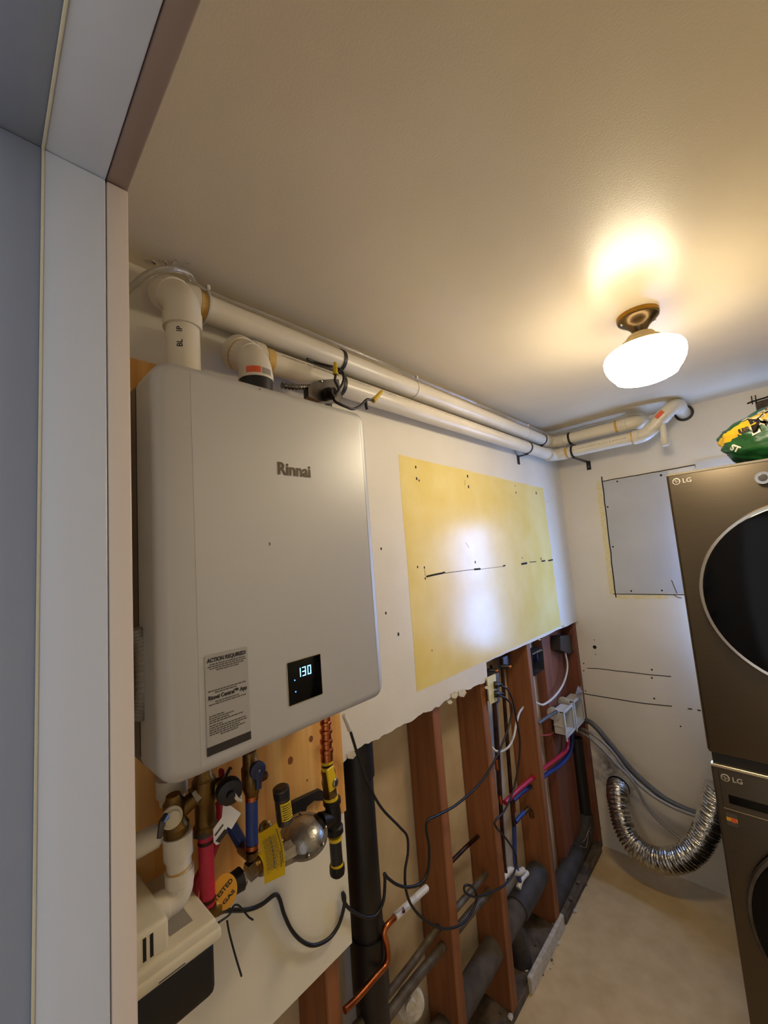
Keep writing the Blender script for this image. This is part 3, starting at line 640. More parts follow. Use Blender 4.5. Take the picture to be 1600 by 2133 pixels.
wire([(640, 748, -.835), (660, 756, -.835), (690, 764, -.80)], .004)
for px, py, qx, qy in ((699, 780, 698, 755), (777, 835, 796, 815)):
    a = P(px, py, x=-.745 if px > 750 else -.755); b_ = P(qx, qy, x=-.745 if px > 750 else -.755); L_ = (b_-a).length
    bm = B(); lathe(bm, a, b_-a, [(0, .0072), (L_*.12, .0074), (L_*.2, .0064), (L_*.85, .0054), (L_, .0038)], 12); obj('wire_nut', bm, 'nut_yellow', wr_, label='yellow twist-on wire nut')
# ------------------------------------------------------------------ plumbing under the heater
def Q(px, py, x=-.78): return P(px, py, x=x)
# drain / relief PVC with brass relief valve
rv = thing('relief_valve', 'brass relief valve with a steel lever under the left corner of the water heater', 'valve', Q(360, 1740))
obj('valve_body', lathe(B(), Q(367, 1735), Q(362, 1672)-Q(367, 1735), [(0, .019), (.012, .021), (.02, .017), (.05, .017), (.055, .013), (.062, .011)], 20), 'brass', rv)
cyl_a, cyl_b = Q(362, 1700), Q(412, 1656); obj('valve_arm', sweep(B(), [cyl_a, cyl_b], .013, 18), 'brass', rv)
obj('union_nut', lathe(B(), Q(402, 1664), cyl_b-cyl_a, [(0, .017), (.016, .017)], 6), 'steel', rv)
obj('valve_dial', lathe(B(), Q(357, 1702, -.765), (1, -.1, .1), [(0, .0165), (.004, .0165), (.006, .013), (.010, .011), (.012, .004)], 22), 'pump_cream', rv)
obj('lever', sweep(B(), [Q(346, 1700, -.752), Q(338, 1712, -.745), Q(332, 1745, -.745)], [.006, .0055, .004], 8), 'steel_dull', rv)
dp = thing('drain_pipe', 'white plastic drain pipe with an elbow above the condensate pump', 'pipe', Q(370, 1880))
obj('coupling', cyl(B(), Q(370, 1735), Q(372, 1782), .0225, 22), 'pvc_fit', dp)
obj('pipe', cyl(B(), Q(372, 1780), Q(374, 1810), .019, 22), 'pvc', dp)
obj('glue_ring', cyl(B(), Q(373, 1803), Q(373.5, 1806), .0199, 22), 'glue', dp)
el = Q(375, 1866); lf = V((el.x, el.y-.16, el.z+.003))
elbow('elbow', V((el.x, el.y, el.z+.2)), el, lf, .019, .018, .024, 'pvc_fit', dp)
obj('pipe', cyl(B(), V((el.x, el.y-.03, el.z)), V((el.x, el.y-.13, el.z+.003)), .019, 22), 'pvc', dp)
obj('glue_ring', cyl(B(), V((el.x, el.y-.044, el.z)), V((el.x, el.y-.05, el.z)), .0205, 22), 'glue', dp)
sp = thing('condensate_stub', 'short white plastic outlet under the left corner of the water heater', 'pipe', Q(358, 1690, -.84))
obj('coupling', lathe(B(), Q(357, 1615, -.84), Q(359, 1660, -.84)-Q(357, 1615, -.84), [(0, .026), (.03, .026), (.034, .021), (.045, .021)], 20), 'pvc_fit', sp)
obj('pipe', cyl(B(), Q(359, 1655, -.84), Q(361, 1700, -.84), .016, 18), 'pvc', sp)
a = Q(350, 1728, -.80); hp = thing('side_pipe', 'short white plastic pipe entering from the door jamb beside the brass valve', 'pipe', a)
obj('pipe', cyl(B(), a, V((a.x, a.y-.10, a.z-.004)), .0145, 18), 'pvc', hp); obj('coupling', cyl(B(), V((a.x, a.y-.018, a.z)), V((a.x, a.y-.055, a.z-.001)), .018, 18), 'pvc_fit', hp)
# hot isolation valve
hv = thing('hot_valve', 'brass hot water valve with a black round handle under the heater', 'valve', Q(430, 1735))
obj('valve_body', lathe(B(), Q(428, 1730), Q(424, 1605)-Q(428, 1730), [(0, .018), (.010, .020), (.014, .0165), (.045, .0165), (.052, .020), (.085, .020), (.092, .015), (.115, .013)], 20), 'brass', hv)
obj('union_nut', lathe(B(), Q(428, 1734), V((0, 0, 1)), [(0, .0205), (.010, .0205)], 6), 'steel_dull', hv)
obj('side_port', sweep(B(), [Q(428, 1650), Q(466, 1630, -.77)], .0125, 16), 'brass', hv)
hd = Q(477, 1646, -.75)
obj('handle', lathe(B(), hd, (1, -.25, -.1), [(-.012, .014), (-.006, .0215), (.004, .0225), (.010, .021), (.013, .012), (.014, .008), (.02, .0065)], 24), 'handle_black', hv, label='black round handle')
obj('cap_strap', sweep(B(), [Q(486, 1652, -.735), Q(494, 1664, -.733), Q(502, 1668, -.735), Q(500, 1656, -.74)], .003, 8), 'pump_cream', hv)
obj('lever', sweep(B(), [Q(470, 1622, -.79), Q(474, 1612, -.785), Q(480, 1600, -.78)], [.006, .005, .004], 8), 'steel', hv)
obj('lever', box(B(), -.006, .006, -.004, .004, -.02, .02, .002, 1), 'pex_red', hv, M=Matrix.Translation(Q(462, 1625, -.80)))
hpx = thing('hot_pipe', 'thick red plastic water pipe with copper rings below the black handle', 'pipe', Q(432, 1890))
obj('pipe', cyl(B(), Q(428, 1736), Q(433, 1884), .0125, 18), 'pex_red', hpx)
for py in (1748, 1868): obj('crimp_ring', cyl(B(), Q(428.5+(py-1736)*.03, py), Q(428.5+(py-1736)*.03, py+7), .0134, 18), 'copper_dark', hpx)
e0 = Q(434, 1896); obj('brass_elbow', sweep(B(), bend(Q(433, 1880), e0, Q(462, 1886), .012)+[Q(455, 1888)], .0135, 16), 'brass', hpx)
cord('hot_return_pipe', [Q(460, 1670, -.82), Q(462, 1690, -.82), Q(456, 1730, -.83), Q(430, 1800, -.85), Q(405, 1850, -.85), Q(398, 1885, -.84)], .0105, 'pex_red', label='dark red plastic pipe curving down behind the white drain elbow', cat='pipe')
# cold valve
cv = thing('cold_valve', 'brass cold water valve with a dark blue lever under the heater', 'valve', Q(524, 1655))
obj('valve_body', lathe(B(), Q(525, 1655), Q(520, 1575)-Q(525, 1655), [(0, .0125), (.008, .015), (.016, .0175), (.05, .0175), (.056, .014), (.08, .013)], 20), 'brass', cv)
c = Q(535, 1603, -.752); obj('lever_hub', lathe(B(), c, (1, 0, 0), [(-.012, .009), (0, .0155), (.006, .0155), (.008, .012)], 20), 'handle_blue', cv)
obj('lever', sweep(B(), [c+V((.003, 0, 0)), Q(538, 1625, -.748), Q(538, 1642, -.748)], [.008, .0068, .006], 10), 'handle_blue', cv, label='dark blue lever')
obj('screw', lathe(B(), c+V((.008, 0, 0)), (1, 0, 0), [(0, .003), (.002, .003), (.003, .001)], 10), 'steel', cv)
obj('drain_cap', lathe(B(), Q(541, 1620, -.79), (0, 1, 0), [(0, .009), (.012, .009), (.016, .006)], 14), 'copper_dark', cv)
cpx = thing('cold_pipe', 'thick blue plastic water pipe dropping from the blue lever valve', 'pipe', Q(524, 1770))
obj('pipe', cyl(B(), Q(524, 1654), Q(525, 1756), .0115, 18), 'pex_blue', cpx)
for py in (1656, 1757): obj('crimp_ring', cyl(B(), Q(524.5, py), Q(524.5, py+9), .0124, 18), 'copper', cpx)
obj('brass_elbow', sweep(B(), bend(Q(525, 1762), Q(525, 1782), Q(507, 1768, -.84), .012)+[Q(505, 1766, -.842)], .0115, 14), 'brass', cpx)
cord('pipe_branch', [Q(512, 1772, -.83), Q(500, 1752, -.85), Q(483, 1722, -.86), Q(474, 1708, -.865)], .0115, 'pex_blue', cpx)
# white card tag
pg = [Q(px, py, -.745) for px, py in [(465, 1672), (471, 1671), (502, 1694), (482, 1727), (474, 1722), (457, 1757), (450, 1760), (445, 1754), (444, 1727), (462, 1702)]]
tg = obj('card_tag', prism(B(), pg, (.0006, 0, 0)), 'paper', label='white card tag hanging below the black round handle', cat='tag', flat=True)
pg = [Q(px, py, -.744) for px, py in [(468, 1727), (476, 1731), (457, 1756), (449, 1752)]]; obj('printed_bar', prism(B(), pg, (.0003, 0, 0)), 'ink', tg, flat=True)
pg = [Q(px, py, -.744) for px, py in [(464, 1716), (466, 1719), (449, 1742), (447, 1739)]]; obj('printed_line', prism(B(), pg, (.0003, 0, 0)), 'ink_soft', tg, flat=True)
# ------------------------------------------------------------------ gas line
GX = -.80
gl = thing('gas_riser', 'gas riser of copper fittings, brass valve and black iron tee under the heater', 'gas pipe', Q(700, 1825, GX))
a, b_ = Q(678, 1490, GX), Q(681, 1584, GX); L_ = (b_-a).length; pf = []
for t, r in [(0, .0115), (.12, .0115), (.14, .0135), (.2, .0135), (.22, .0115), (.3, .0115), (.32, .0150), (.38, .0150), (.40, .0120), (.52, .012), (.54, .015), (.60, .015), (.62, .0125), (.72, .0125), (.74, .0155), (.82, .0155), (.84, .0140), (1, .014)]: pf.append((t*L_, r))
obj('copper_fittings', lathe(B(), a, b_-a, pf, 22), 'copper', gl, label='stacked copper press fittings')
def gseg(name, p0, p1, r, m, seg=20, r2=None): return obj(name, cyl(B(), Q(*p0, GX), Q(*p1, GX), r, seg, r2), m, gl)
gseg('yellow_band', (681, 1584), (681.5, 1590), .0135, 'yellow_plastic'); gseg('black_band', (681.5, 1590), (682, 1595), .013, 'black_rubber'); gseg('yellow_band', (682, 1595), (682.5, 1602), .0145, 'yellow_plastic')
a, b_ = Q(683, 1602, GX), Q(688, 1658, GX); L_ = (b_-a).length
vb = obj('valve_body', lathe(B(), a, b_-a, [(0, .0155), (.1*L_, .017), (.3*L_, .0150), (.5*L_, .0175), (.7*L_, .0155), (.9*L_, .0155), (L_, .0165)], 8), 'brass', gl)
obj('valve_handle', box(B(), -.003, .003, -.012, .010, -.032, .018, .002, 1), 'yellow_plastic', gl, M=Matrix.Translation(Q(690, 1615, GX+.02)) @ Matrix.Rotation(.12, 4, 'X'), label='yellow valve handle')
obj('handle_screw', lathe(B(), Q(699, 1630, GX+.022), (1, .4, 0), [(-.012, .009), (0, .010), (.003, .008), (.004, .003)], 16), 'steel', gl)
gseg('yellow_band', (689, 1657), (689.5, 1664), .0165, 'yellow_plastic')
tc_ = Q(694, 1703, GX)
obj('iron_tee', lathe(B(), Q(691, 1663, GX), Q(698, 1740, GX)-Q(691, 1663, GX), [(0, .016), (.001, .0205), (.010, .0205), (.013, .0165), (.036, .0185), (.058, .0165), (.062, .0200), (.074, .0200), (.075, .016)], 22), 'dark_iron', gl)
obj('tee_branch', sweep(B(), [tc_, Q(667, 1712, GX+.002)], [.017, .0185], 20), 'dark_iron', gl)
gseg('yellow_band', (698, 1741), (698.5, 1748), .0155, 'yellow_plastic'); gseg('iron_nipple', (698, 1747), (702, 1800), .0138, 'black_abs'); gseg('yellow_band', (701.5, 1796), (702, 1803), .0150, 'yellow_plastic')
obj('iron_cap', lathe(B(), Q(702, 1801, GX), Q(703, 1830, GX)-Q(702, 1801, GX), [(0, .017), (.012, .0175), (.018, .0165), (.023, .011)], 20), 'dark_iron', gl)
pg = [Q(px, py, XP+.012) for px, py in [(611, 1672), (640, 1658), (668, 1645), (676, 1650), (676, 1668), (655, 1668), (640, 1680), (636, 1698), (612, 1700)]]
obj('pipe_bracket', prism(B(), pg, (-.0115, 0, 0)), 'black_steel', label='black steel bracket fixed to the plywood behind the gas regulator', cat='bracket', flat=True)
gr = thing('gas_regulator', 'cast grey gas pressure regulator with a black vent stack below the heater', 'regulator', Q(630, 1760, GX))
rc = Q(633, 1736, GX); ax_ = V((.34, -.16, .93)).normalized()
obj('regulator_body', lathe(B(), rc-ax_*.028, ax_, [(0, .022), (.010, .029), (.019, .033), (.0195, .051), (.0265, .051), (.027, .042), (.034, .0385), (.041, .030), (.0455, .018), (.047, .003)], 36), 'cast_alu', gr, ang=24)
a1_, a2_ = frame_for(ax_)
for k in range(8): obj('flange_bolt', lathe(B(), rc-ax_*.0015 + (a1_*math.cos(k*PI/4+.3)+a2_*math.sin(k*PI/4+.3))*.0465, ax_, [(0, .0034), (.003, .0034), (.0038, .002)], 8), 'steel', gr)
obj('regulator_outlet', sweep(B(), [rc-V((0, 0, .012)), Q(664, 1722, GX)], [.024, .019], 6), 'cast_alu', gr)
obj('iron_bushing', sweep(B(), [Q(657, 1725, GX), Q(668, 1712, GX+.001)], .0205, 20), 'dark_iron', gr)
obj('regulator_inlet', sweep(B(), [rc-V((0, .01, .018)), Q(556, 1800, GX), Q(540, 1808, GX)], [.024, .017, .015], 8), 'cast_alu', gr)
bm = B()
stk = obj('vent_stack', lathe(bm, Q(594, 1712, GX+.01), Q(586, 1650, GX+.01)-Q(594, 1712, GX+.01), [(0, .0165), (.02, .0162), (.060, .0155), (.064, .0165), (.069, .0165), (.072, .012)], 22), 'steel_dull', gr)
obj('stack_cap', lathe(B(), Q(587, 1660, GX+.01), Q(586, 1648, GX+.01)-Q(587, 1660, GX+.01), [(0, .0163), (.014, .0170), (.016, .014)], 22), 'black_steel', gr)
c0 = Q(592.5, 1702, GX+.01); c1 = Q(588, 1666, GX+.01)
def wrap(bm, c0, c1, r, a0, a1, t0, t1, n=8):
    f = [[bm.verts.new(c0.lerp(c1, t)+V((math.cos(a0+(a1-a0)*k/n), math.sin(a0+(a1-a0)*k/n), 0))*r) for k in range(n+1)] for t in (t0, t1)]
    for k in range(n): bm.faces.new((f[0][k], f[0][k+1], f[1][k+1], f[1][k]))
    return bm
ys = obj('stack_label', wrap(B(), c0, c1, .0166, -.85, .9, 0, 1), 'tag_yellow', gr, flat=True)
for k in range(7):
    t = .08+k*.125; obj('print_line', wrap(B(), c0, c1, .0169, -.7+.1*(k % 2), .75-.2*(k % 3 == 0), t, t+.05), 'ink', ys, flat=True)
nt_ = thing('pipe_union', 'steel hex union with a black collar joining the gas regulator to the yellow round tag', 'fitting', Q(520, 1830, GX))
obj('hex_nut', sweep(B(), [Q(516, 1818, GX), Q(530, 1806, GX)], .017, 6), 'steel', nt_)
obj('union_body', sweep(B(), [Q(528, 1808, GX), Q(546, 1796, GX)], .0145, 18), 'brass', nt_)
obj('hex_nut', sweep(B(), [Q(500, 1832, GX), Q(508, 1825, GX)], .0155, 6), 'steel', nt_)
obj('black_collar', sweep(B(), [Q(484, 1842, GX), Q(502, 1830, GX)], [.018, .0195], 22), 'black_rubber', nt_)
obj('yellow_band', sweep(B(), [Q(541, 1800, GX), Q(546, 1796, GX)], .018, 20), 'yellow_plastic', nt_)
# round orange gas tag
oc = Q(468, 1857, GX+.03); on_ = (V((.9, -.35, .1))).normalized(); n1_, n2_ = frame_for(on_)
ot = obj('round_tag', prism(B(), [oc + n1_*math.cos(k*PI/14)*.021 + n2_*math.sin(k*PI/14)*.0275 for k in range(28)], on_*.0008), 'tag_orange', label='round orange tag printed TESTED and GAS hanging by the red pipe', cat='tag', flat=True)
tu = V((0, .94, -.32)).normalized()
ux_ = Q(478, 1835, GX+.03)-Q(455, 1868, GX+.03); ux_ = (ux_-on_*ux_.dot(on_)).normalized(); uy_ = on_.cross(ux_)
text('print', 'TESTED', .010, oc-ux_*.018+uy_*.001, ux_, uy_, 'print_black', ot, lift=.0012, bold=.0002, width=.037)
text('print', 'GAS', .008, oc-ux_*.013-uy_*.0145, ux_, uy_, 'print_black', ot, lift=.0012, bold=.0002, width=.024)
# yellow warning tag
tx = GX+.055
def ytp(u, v):      # u across, v down the tag
    a = [(537, 1738), (577, 1714)]; d = [(551, 1842), (594, 1822)]
    tl, tr, bl_, br = [V((q[0], q[1], 0)) for q in (a[0], a[1], d[0], d[1])]
    q = tl.lerp(tr, u).lerp(bl_.lerp(br, u), v); bow = math.sin(v*PI)*6
    return P(q.x+bow*(1 if u > .5 else .55), q.y, x=tx-.006*math.sin(v*PI*.9)+.006*u)
bm = B(); g = [[bm.verts.new(ytp(i/6, j/10)) for i in range(7)] for j in range(11)]
for j in range(10):
    for i in range(6): bm.faces.new((g[j][i], g[j][i+1], g[j+1][i+1], g[j+1][i]))
r_ = bmesh.ops.solidify(bm, geom=bm.faces[:], thickness=.0006)
yt_ = obj('warning_tag', bm, 'tag_yellow', label='yellow warning tag with small print hanging on the gas regulator', cat='tag')
for k in range(15):
    u = .16+k*.042; v0 = .16 + .02*math.sin(k*2.1); v1 = .86 - .10*abs(math.sin(k*1.7)) if k not in (13,) else .5; bm = B(); v = v0
    rg = random.Random(k)
    while v < v1:
        dv = min(rg.uniform(.04, .10), v1-v)
        qs = [ytp(u, v), ytp(u, v+dv), ytp(u+.014, v+dv), ytp(u+.014, v)]
        bm.faces.new([bm.verts.new(q+V((.0012, -.0004, 0))) for q in qs]); v += dv+.015
    obj('print_line', bm, 'ink_soft', yt_, flat=True)
for u, v0, v1 in ((.86, .08, .75), (.78, .5, .8)):
    bm = B(); v = v0
    while v < v1:
        qs = [ytp(u, v), ytp(u, v+.03), ytp(u+.045, v+.03), ytp(u+.045, v)]; bm.faces.new([bm.verts.new(q+V((.0012, -.0004, 0))) for q in qs]); v += .045
    obj('print_line', bm, 'ink', yt_, flat=True)
obj('brass_plug', lathe(B(), Q(552, 1724, GX+.02), (1, -.2, .4), [(0, .013), (.010, .013), (.012, .009), (.016, .006)], 8), 'brass', label='small brass plug at the top of the yellow warning tag', cat='plug')
# ------------------------------------------------------------------ condensate pump
PX0, PX1 = -.883, -.700
py1 = P(464, 1951, x=PX1).y; pzt = P(449, 1907, x=PX1-.01).z; pzb = P(464, 1955, x=PX1).z
pump = thing('condensate_pump', 'cream and black condensate pump below the white drain elbow', 'pump', ((PX0+PX1)/2, .2, pzb-.08))
obj('lid', box(B(), PX0, PX1-.004, .12, py1-.006, pzb+.010, pzt, .006, 3), 'pump_cream', pump)
obj('lid_lip', box(B(), PX0, PX1, .118, py1, pzb, pzb+.018, .005, 3), 'pump_cream', pump)
hy_ = P(354, 1960, x=PX1-.012).y
ho = obj('motor_housing', box(B(), PX0+.01, PX1-.012, .12, hy_, pzt-.004, pzt+.042, .007, 3), 'pump_cream', pump)
for px in (301, 316):
    yy = P(px, 1965, x=PX1-.012).y; obj('slot', box(B(), PX1-.0135, PX1-.0115, yy-.0022, yy+.0022, pzt+.004, pzt+.034), 'dark_gap', ho, flat=True)
a = P(331, 2048, x=PX1); b_ = P(386, 2006, x=PX1); obj('lid_groove', box(B(), PX1-.0008, PX1+.0004, a.y, b_.y, (a.z+b_.z)/2-.0008, (a.z+b_.z)/2+.0008), 'ink_soft', pump, flat=True)
obj('tank', box(B(), PX0+.004, PX1-.006, .122, py1-.008, P(455, 2070, x=PX1-.006).z, pzb+.002, .012, 3), 'pump_black', pump, label='black water tank')
obj('clear_label', box(B(), PX1-.09, PX1-.03, hy_+.006, hy_+.040, pzt, pzt+.0006), 'ink_pale', pump, flat=True)
# ------------------------------------------------------------------ cords and cables
def CP(lst, x0=-.868): return [P(q[0], q[1], x=(q[2] if len(q) > 2 else x0)) for q in lst]
cA = cord('pump_cord', CP([(446, 1907, -.80), (470, 1897, -.85), (515, 1895), (545, 1884), (572, 1864), (582, 1872), (592, 1905), (608, 1938), (630, 1961), (655, 1969), (684, 1956), (704, 1930), (715, 1897), (718, 1870), (714, 1860), (716, 1876), (728, 1893), (752, 1908), (772, 1911), (786, 1903), (799, 1875), (802, 1835), (801, 1820), (808, 1829), (828, 1843), (852, 1848), (878, 1839), (892, 1812), (894, 1765), (888, 1728), (892, 1708), (912, 1698), (955, 1673), (1005, 1625), (1040, 1565), (1062, 1505), (1066, 1472), (1054, 1455), (1040, 1449)], -.872), .0042, 'black_rubber', label='black power cord looping from the condensate pump to the lower outlet plug', cat='cord')
cB = cord('heater_cord', CP([(729, 1520, -.84), (750, 1588, -.86), (768, 1635), (795, 1683), (832, 1722), (848, 1742), (850, 1775), (844, 1815), (846, 1855), (860, 1890), (890, 1920), (930, 1935), (965, 1922), (988, 1890), (993, 1862), (980, 1845), (968, 1846), (970, 1860), (992, 1868), (1025, 1858), (1055, 1840), (1073, 1812), (1074, 1780), (1055, 1748), (1033, 1722), (1033, 1708), (1050, 1690), (1068, 1650), (1080, 1595), (1083, 1545), (1076, 1500), (1068, 1460), (1057, 1436), (1040, 1427)], -.878), .0038, 'black_rubber', label='black power cord hanging from the heater and looping up to the upper outlet plug', cat='cord')
obj('cord_ferrule', sweep(B(), [P(716, 1490, x=-.83), P(724, 1508, x=-.835), P(729, 1521, x=-.84)], [.005, .006, .006], 12), 'zip_white', cB)
cord('zip_tail', CP([(473, 1918, -.84), (478, 1945, -.84), (490, 1990, -.84), (503, 2033, -.84)]), .0019, 'black_rubber', label='long thin black tie end pointing down by the condensate pump', cat='cable tie')
cord('zip_loop', CP([(455, 1922, -.80), (478, 1905, -.83), (487, 1887, -.84), (497, 1886, -.845), (508, 1898, -.85), (518, 1910, -.85), (527, 1916, -.85)]), .0018, 'black_rubber', label='thin black wire tie looped over the cord at the pump', cat='cable tie')
# outlet
oc_ = P(1027, 1432, x=-.893)
out = thing('wall_outlet', 'ivory duplex outlet hanging at the cut edge of the drywall', 'outlet', oc_)
q = [P(px, py, x=-.893) for px, py in [(1015, 1412), (1033, 1404), (1036, 1460), (1021, 1468)]]
obj('outlet_plate', prism(B(), q, (-.006, 0, 0)), 'ivory', out, flat=True)
q = [P(px, py, x=-.905) for px, py in [(1034, 1404), (1039, 1402), (1041, 1462), (1037, 1465)]]; obj('outlet_box', prism(B(), q, (-.055, 0, 0)), 'box_steel', out, flat=True)
for py, px in ((1427, 1031), (1446, 1032)):
    a = P(px-2, py, x=-.892); obj('plug', lathe(B(), a, V((.55, .8, -.1)), [(0, .0135), (.010, .0145), (.016, .011), (.034, .006), (.04, .0045)], 16), 'black_rubber', label='black moulded power plug in the %s socket of the ivory outlet' % ('upper' if py < 1440 else 'lower'), cat='plug')
# ------------------------------------------------------------------ pipes inside the opened wall
st_ = thing('drain_stack', 'thick black plastic drain stack in the first opened wall bay', 'pipe', (-.968, .845, ZF))
ay = (P(721, 1700, x=-.966).y+P(779, 1700, x=-.966).y)/2; ar = (P(779, 1700, x=-.966).y-P(721, 1700, x=-.966).y)/2*.86
zz = P(760, 1970, x=-.966).z
obj('pipe', cyl(B(), V((-.968, ay, ZF+.04)), V((-.968, ay, -.3)), ar, 28), 'black_abs', st_)
obj('coupling', cyl(B(), V((-.968, ay, zz-.13)), V((-.968, ay, zz+.03)), ar*1.13, 28), 'black_abs', st_)
obj('coupling', cyl(B(), V((-.968, ay, P(760, 1605, x=-.968).z)), V((-.968, ay, -.45)), ar*1.12, 28), 'black_abs', st_)
def cav(name, lst, r, m, label, cat='pipe', n=6, seg=12, x0=-.965, straight=False, parent=None, **k):
    pts = CP(lst, x0); bm = sweep(B(), pts if straight else smooth(pts, n), r, seg)
    return obj(name, bm, m, parent, label=label, cat=cat, ang=50, **k)
cav('copper_pipe', [(718, 2104, -.905), (745, 2078, -.905), (785, 2032, -.905), (803, 2011, -.905), (808, 1992, -.905), (806, 1968, -.905), (800, 1945, -.905), (806, 1928, -.905), (824, 1910, -.905), (840, 1896, -.905)], .008, 'copper', 'bright copper pipe with bends crossing the black drain stack')
cav('pipe_sleeve', [(822, 1911, -.905), (842, 1893, -.91), (868, 1868, -.925), (888, 1850, -.935)], .0105, 'pvc', 'white sleeved end of the copper pipe by the first stud')
cav('water_pipe', [(735, 2145), (800, 2080), (860, 2005), (903, 1945), (945, 1898), (985, 1852), (1012, 1820)], .0115, 'galvanized', 'upper of two dusty galvanized pipes running through the studs', n=3)
cav('water_pipe', [(790, 2140, -.95), (850, 2060, -.95), (880, 2022, -.95), (914, 1982, -.95), (945, 1945, -.955), (990, 1890, -.96), (1034, 1842, -.965)], .0145, 'galvanized', 'lower of two dusty galvanized pipes running through the studs', n=3)
cav('copper_pipe', [(930, 1806, -.985), (970, 1765, -.985), (996, 1742, -.985)], .0075, 'copper_dark', 'thin tarnished copper pipe between the first and second studs', n=2)
cleanout_c = P(852, 2083, x=-.965); c_ax = V((.75, -.55, .25))
cl_ = obj('cleanout_plug', lathe(B(), cleanout_c, c_ax, [(0, .040), (.008, .044), (.018, .044), (.022, .038), (.022, .018), (.034, .016), (.034, .004)], 24), 'plaster_edge', label='pale round cleanout plug low in the first opened bay', cat='plug')
g0 = P(1036, 1965, x=-.975)
drains = [((1000, 2010), (1170, 1770))]
dpz = P(1036, 1962, x=-.972).z
bm = sweep(B(), [V((-.972, .9, dpz-.03)), V((-.972, 1.2, dpz-.015)), V((-.972, 1.53, dpz)), V((-.972, 1.80, dpz+.012)), V((-.972, 1.99, dpz+.02))], .043, 24)
md = obj('drain_pipe', bm, 'cast_pipe', label='large dusty horizontal drain pipe passing through the studs near the floor', cat='pipe')
obj('coupling', cyl(B(), V((-.972, 1.70, dpz+.006)), V((-.972, 1.93, dpz+.017)), .050, 24), 'grey_abs', md)
wy = sweep(B(), [V((-.972, 1.62, dpz+.003)), V((-.972, 1.66, dpz-.05)), V((-.972, 1.69, dpz-.12)), V((-.972, 1.70, ZF+.03))], .042, 22); obj('drain_drop', wy, 'grey_abs', md)
# far bay: black stack and elbow
sy = P(1212, 1650, x=-.975).y
fs = thing('drain_stack', 'black plastic washer drain stack in the corner bay beside the back wall', 'pipe', (-.975, sy, ZF))
obj('pipe', cyl(B(), V((-.972, sy, P(1215, 1745, x=-.972).z)), V((-.972, sy, P(1212, 1520, x=-.972).z)), .036, 24), 'black_abs', fs)
e_ = V((-.972, sy, P(1195, 1735, x=-.972).z)); 
obj('elbow', sweep(B(), [V((-.972, sy+.0, e_.z+.01)), V((-.972, sy-.01, e_.z-.045)), V((-.972, sy-.05, e_.z-.085)), V((-.972, sy-.12, e_.z-.10)), V((-.972, sy-.2, e_.z-.105))], [.042, .044, .046, .044, .044], 22), 'grey_abs', fs)
obj('pipe', cyl(B(), V((-.972, sy-.16, e_.z-.105)), V((-.972, 2.0, e_.z-.14)), .043, 24), 'grey_abs', fs)
for d in (-.02, .02): cord('loose_wire', [V((-.935, sy-.2+d, e_.z-.04)), V((-.93, sy-.15, e_.z-.06+d)), V((-.925, sy-.1, e_.z-.02)), V((-.93, sy-.05, e_.z-.05-d))], .0018, 'hose_light', fs)
# vertical copper risers
rA = cav('water_riser', [(1024, 1385), (1029, 1450), (1036, 1560), (1043, 1680), (1050, 1790), (1056, 1830)], .0085, 'copper_dark', 'nearer of two tarnished copper risers below the outlet', n=3)
rB = cav('water_riser', [(1045, 1372), (1050, 1450), (1058, 1560), (1067, 1680), (1071, 1722)], .0085, 'copper_dark', 'farther of two tarnished copper risers below the outlet', n=3)
obj('coupling', cyl(B(), P(1034, 1580, x=-.965), P(1036, 1602, x=-.965), .0105, 14), 'copper', rA); obj('coupling', cyl(B(), P(1041, 1655, x=-.965), P(1043, 1672, x=-.965), .0105, 14), 'copper', rA)
obj('coupling', cyl(B(), P(1069, 1672, x=-.965), P(1070, 1690, x=-.965), .0105, 14), 'copper', rB)
for px, py, k in ((1032, 1398, 'near the outlet'), (1060, 1389, 'beside the second stud bay')):
    a = P(px, py, x=-.925); v_ = thing('shutoff_stub', 'small capped copper valve stub %s' % k, 'valve', a, 'capped copper stubs')
    obj('valve_body', sweep(B(), [a+V((-.03, -.02, .002)), a], .0105, 12), 'black_steel', v_); obj('copper_cap', lathe(B(), a, (.8, .5, 0), [(0, .009), (.008, .009), (.011, .006)], 12), 'copper', v_)
q = [P(1044, 1372, x=-.985), P(1064, 1362, x=-.985), P(1064, 1385, x=-.985), P(1046, 1395, x=-.985)]
obj('mounting_block', prism(B(), q, (-.02, 0, 0)), 'box_steel', label='grey mounting block behind the capped copper stubs', cat='bracket', flat=True)
q = [P(1026, 1465, x=-1.0), P(1037, 1462, x=-1.0), P(1047, 1660, x=-1.0), P(1038, 1664, x=-1.0)]
obj('metal_strip', prism(B(), q, (-.004, 0, 0)), 'box_steel', label='grey metal strip standing behind the copper risers', cat='strip', flat=True)
cav('cold_riser', [(1071, 1718), (1072, 1760), (1074, 1800), (1084, 1840)], .0095, 'pex_blue', 'blue plastic riser below the farther copper riser', n=4)
cav('cold_branch', [(1074, 1712), (1082, 1702), (1094, 1690)], .0095, 'pex_blue', 'short blue pipe branch leading to a brass elbow', n=4)
obj('brass_elbow', sweep(B(), CP([(1092, 1692), (1100, 1684), (1106, 1690), (1108, 1702)], -.965), .011, 12), 'brass', label='brass elbow in the third stud at the end of the short blue branch', cat='fitting')
cav('hot_line', [(1052, 1672, -.95), (1080, 1645, -.95), (1115, 1616, -.95), (1134, 1600, -.95), (1160, 1580, -.95), (1180, 1562, -.95), (1183, 1545, -.95), (1182, 1525, -.955)], .0105, 'pex_red', 'red plastic water line crossing the third stud', n=4)
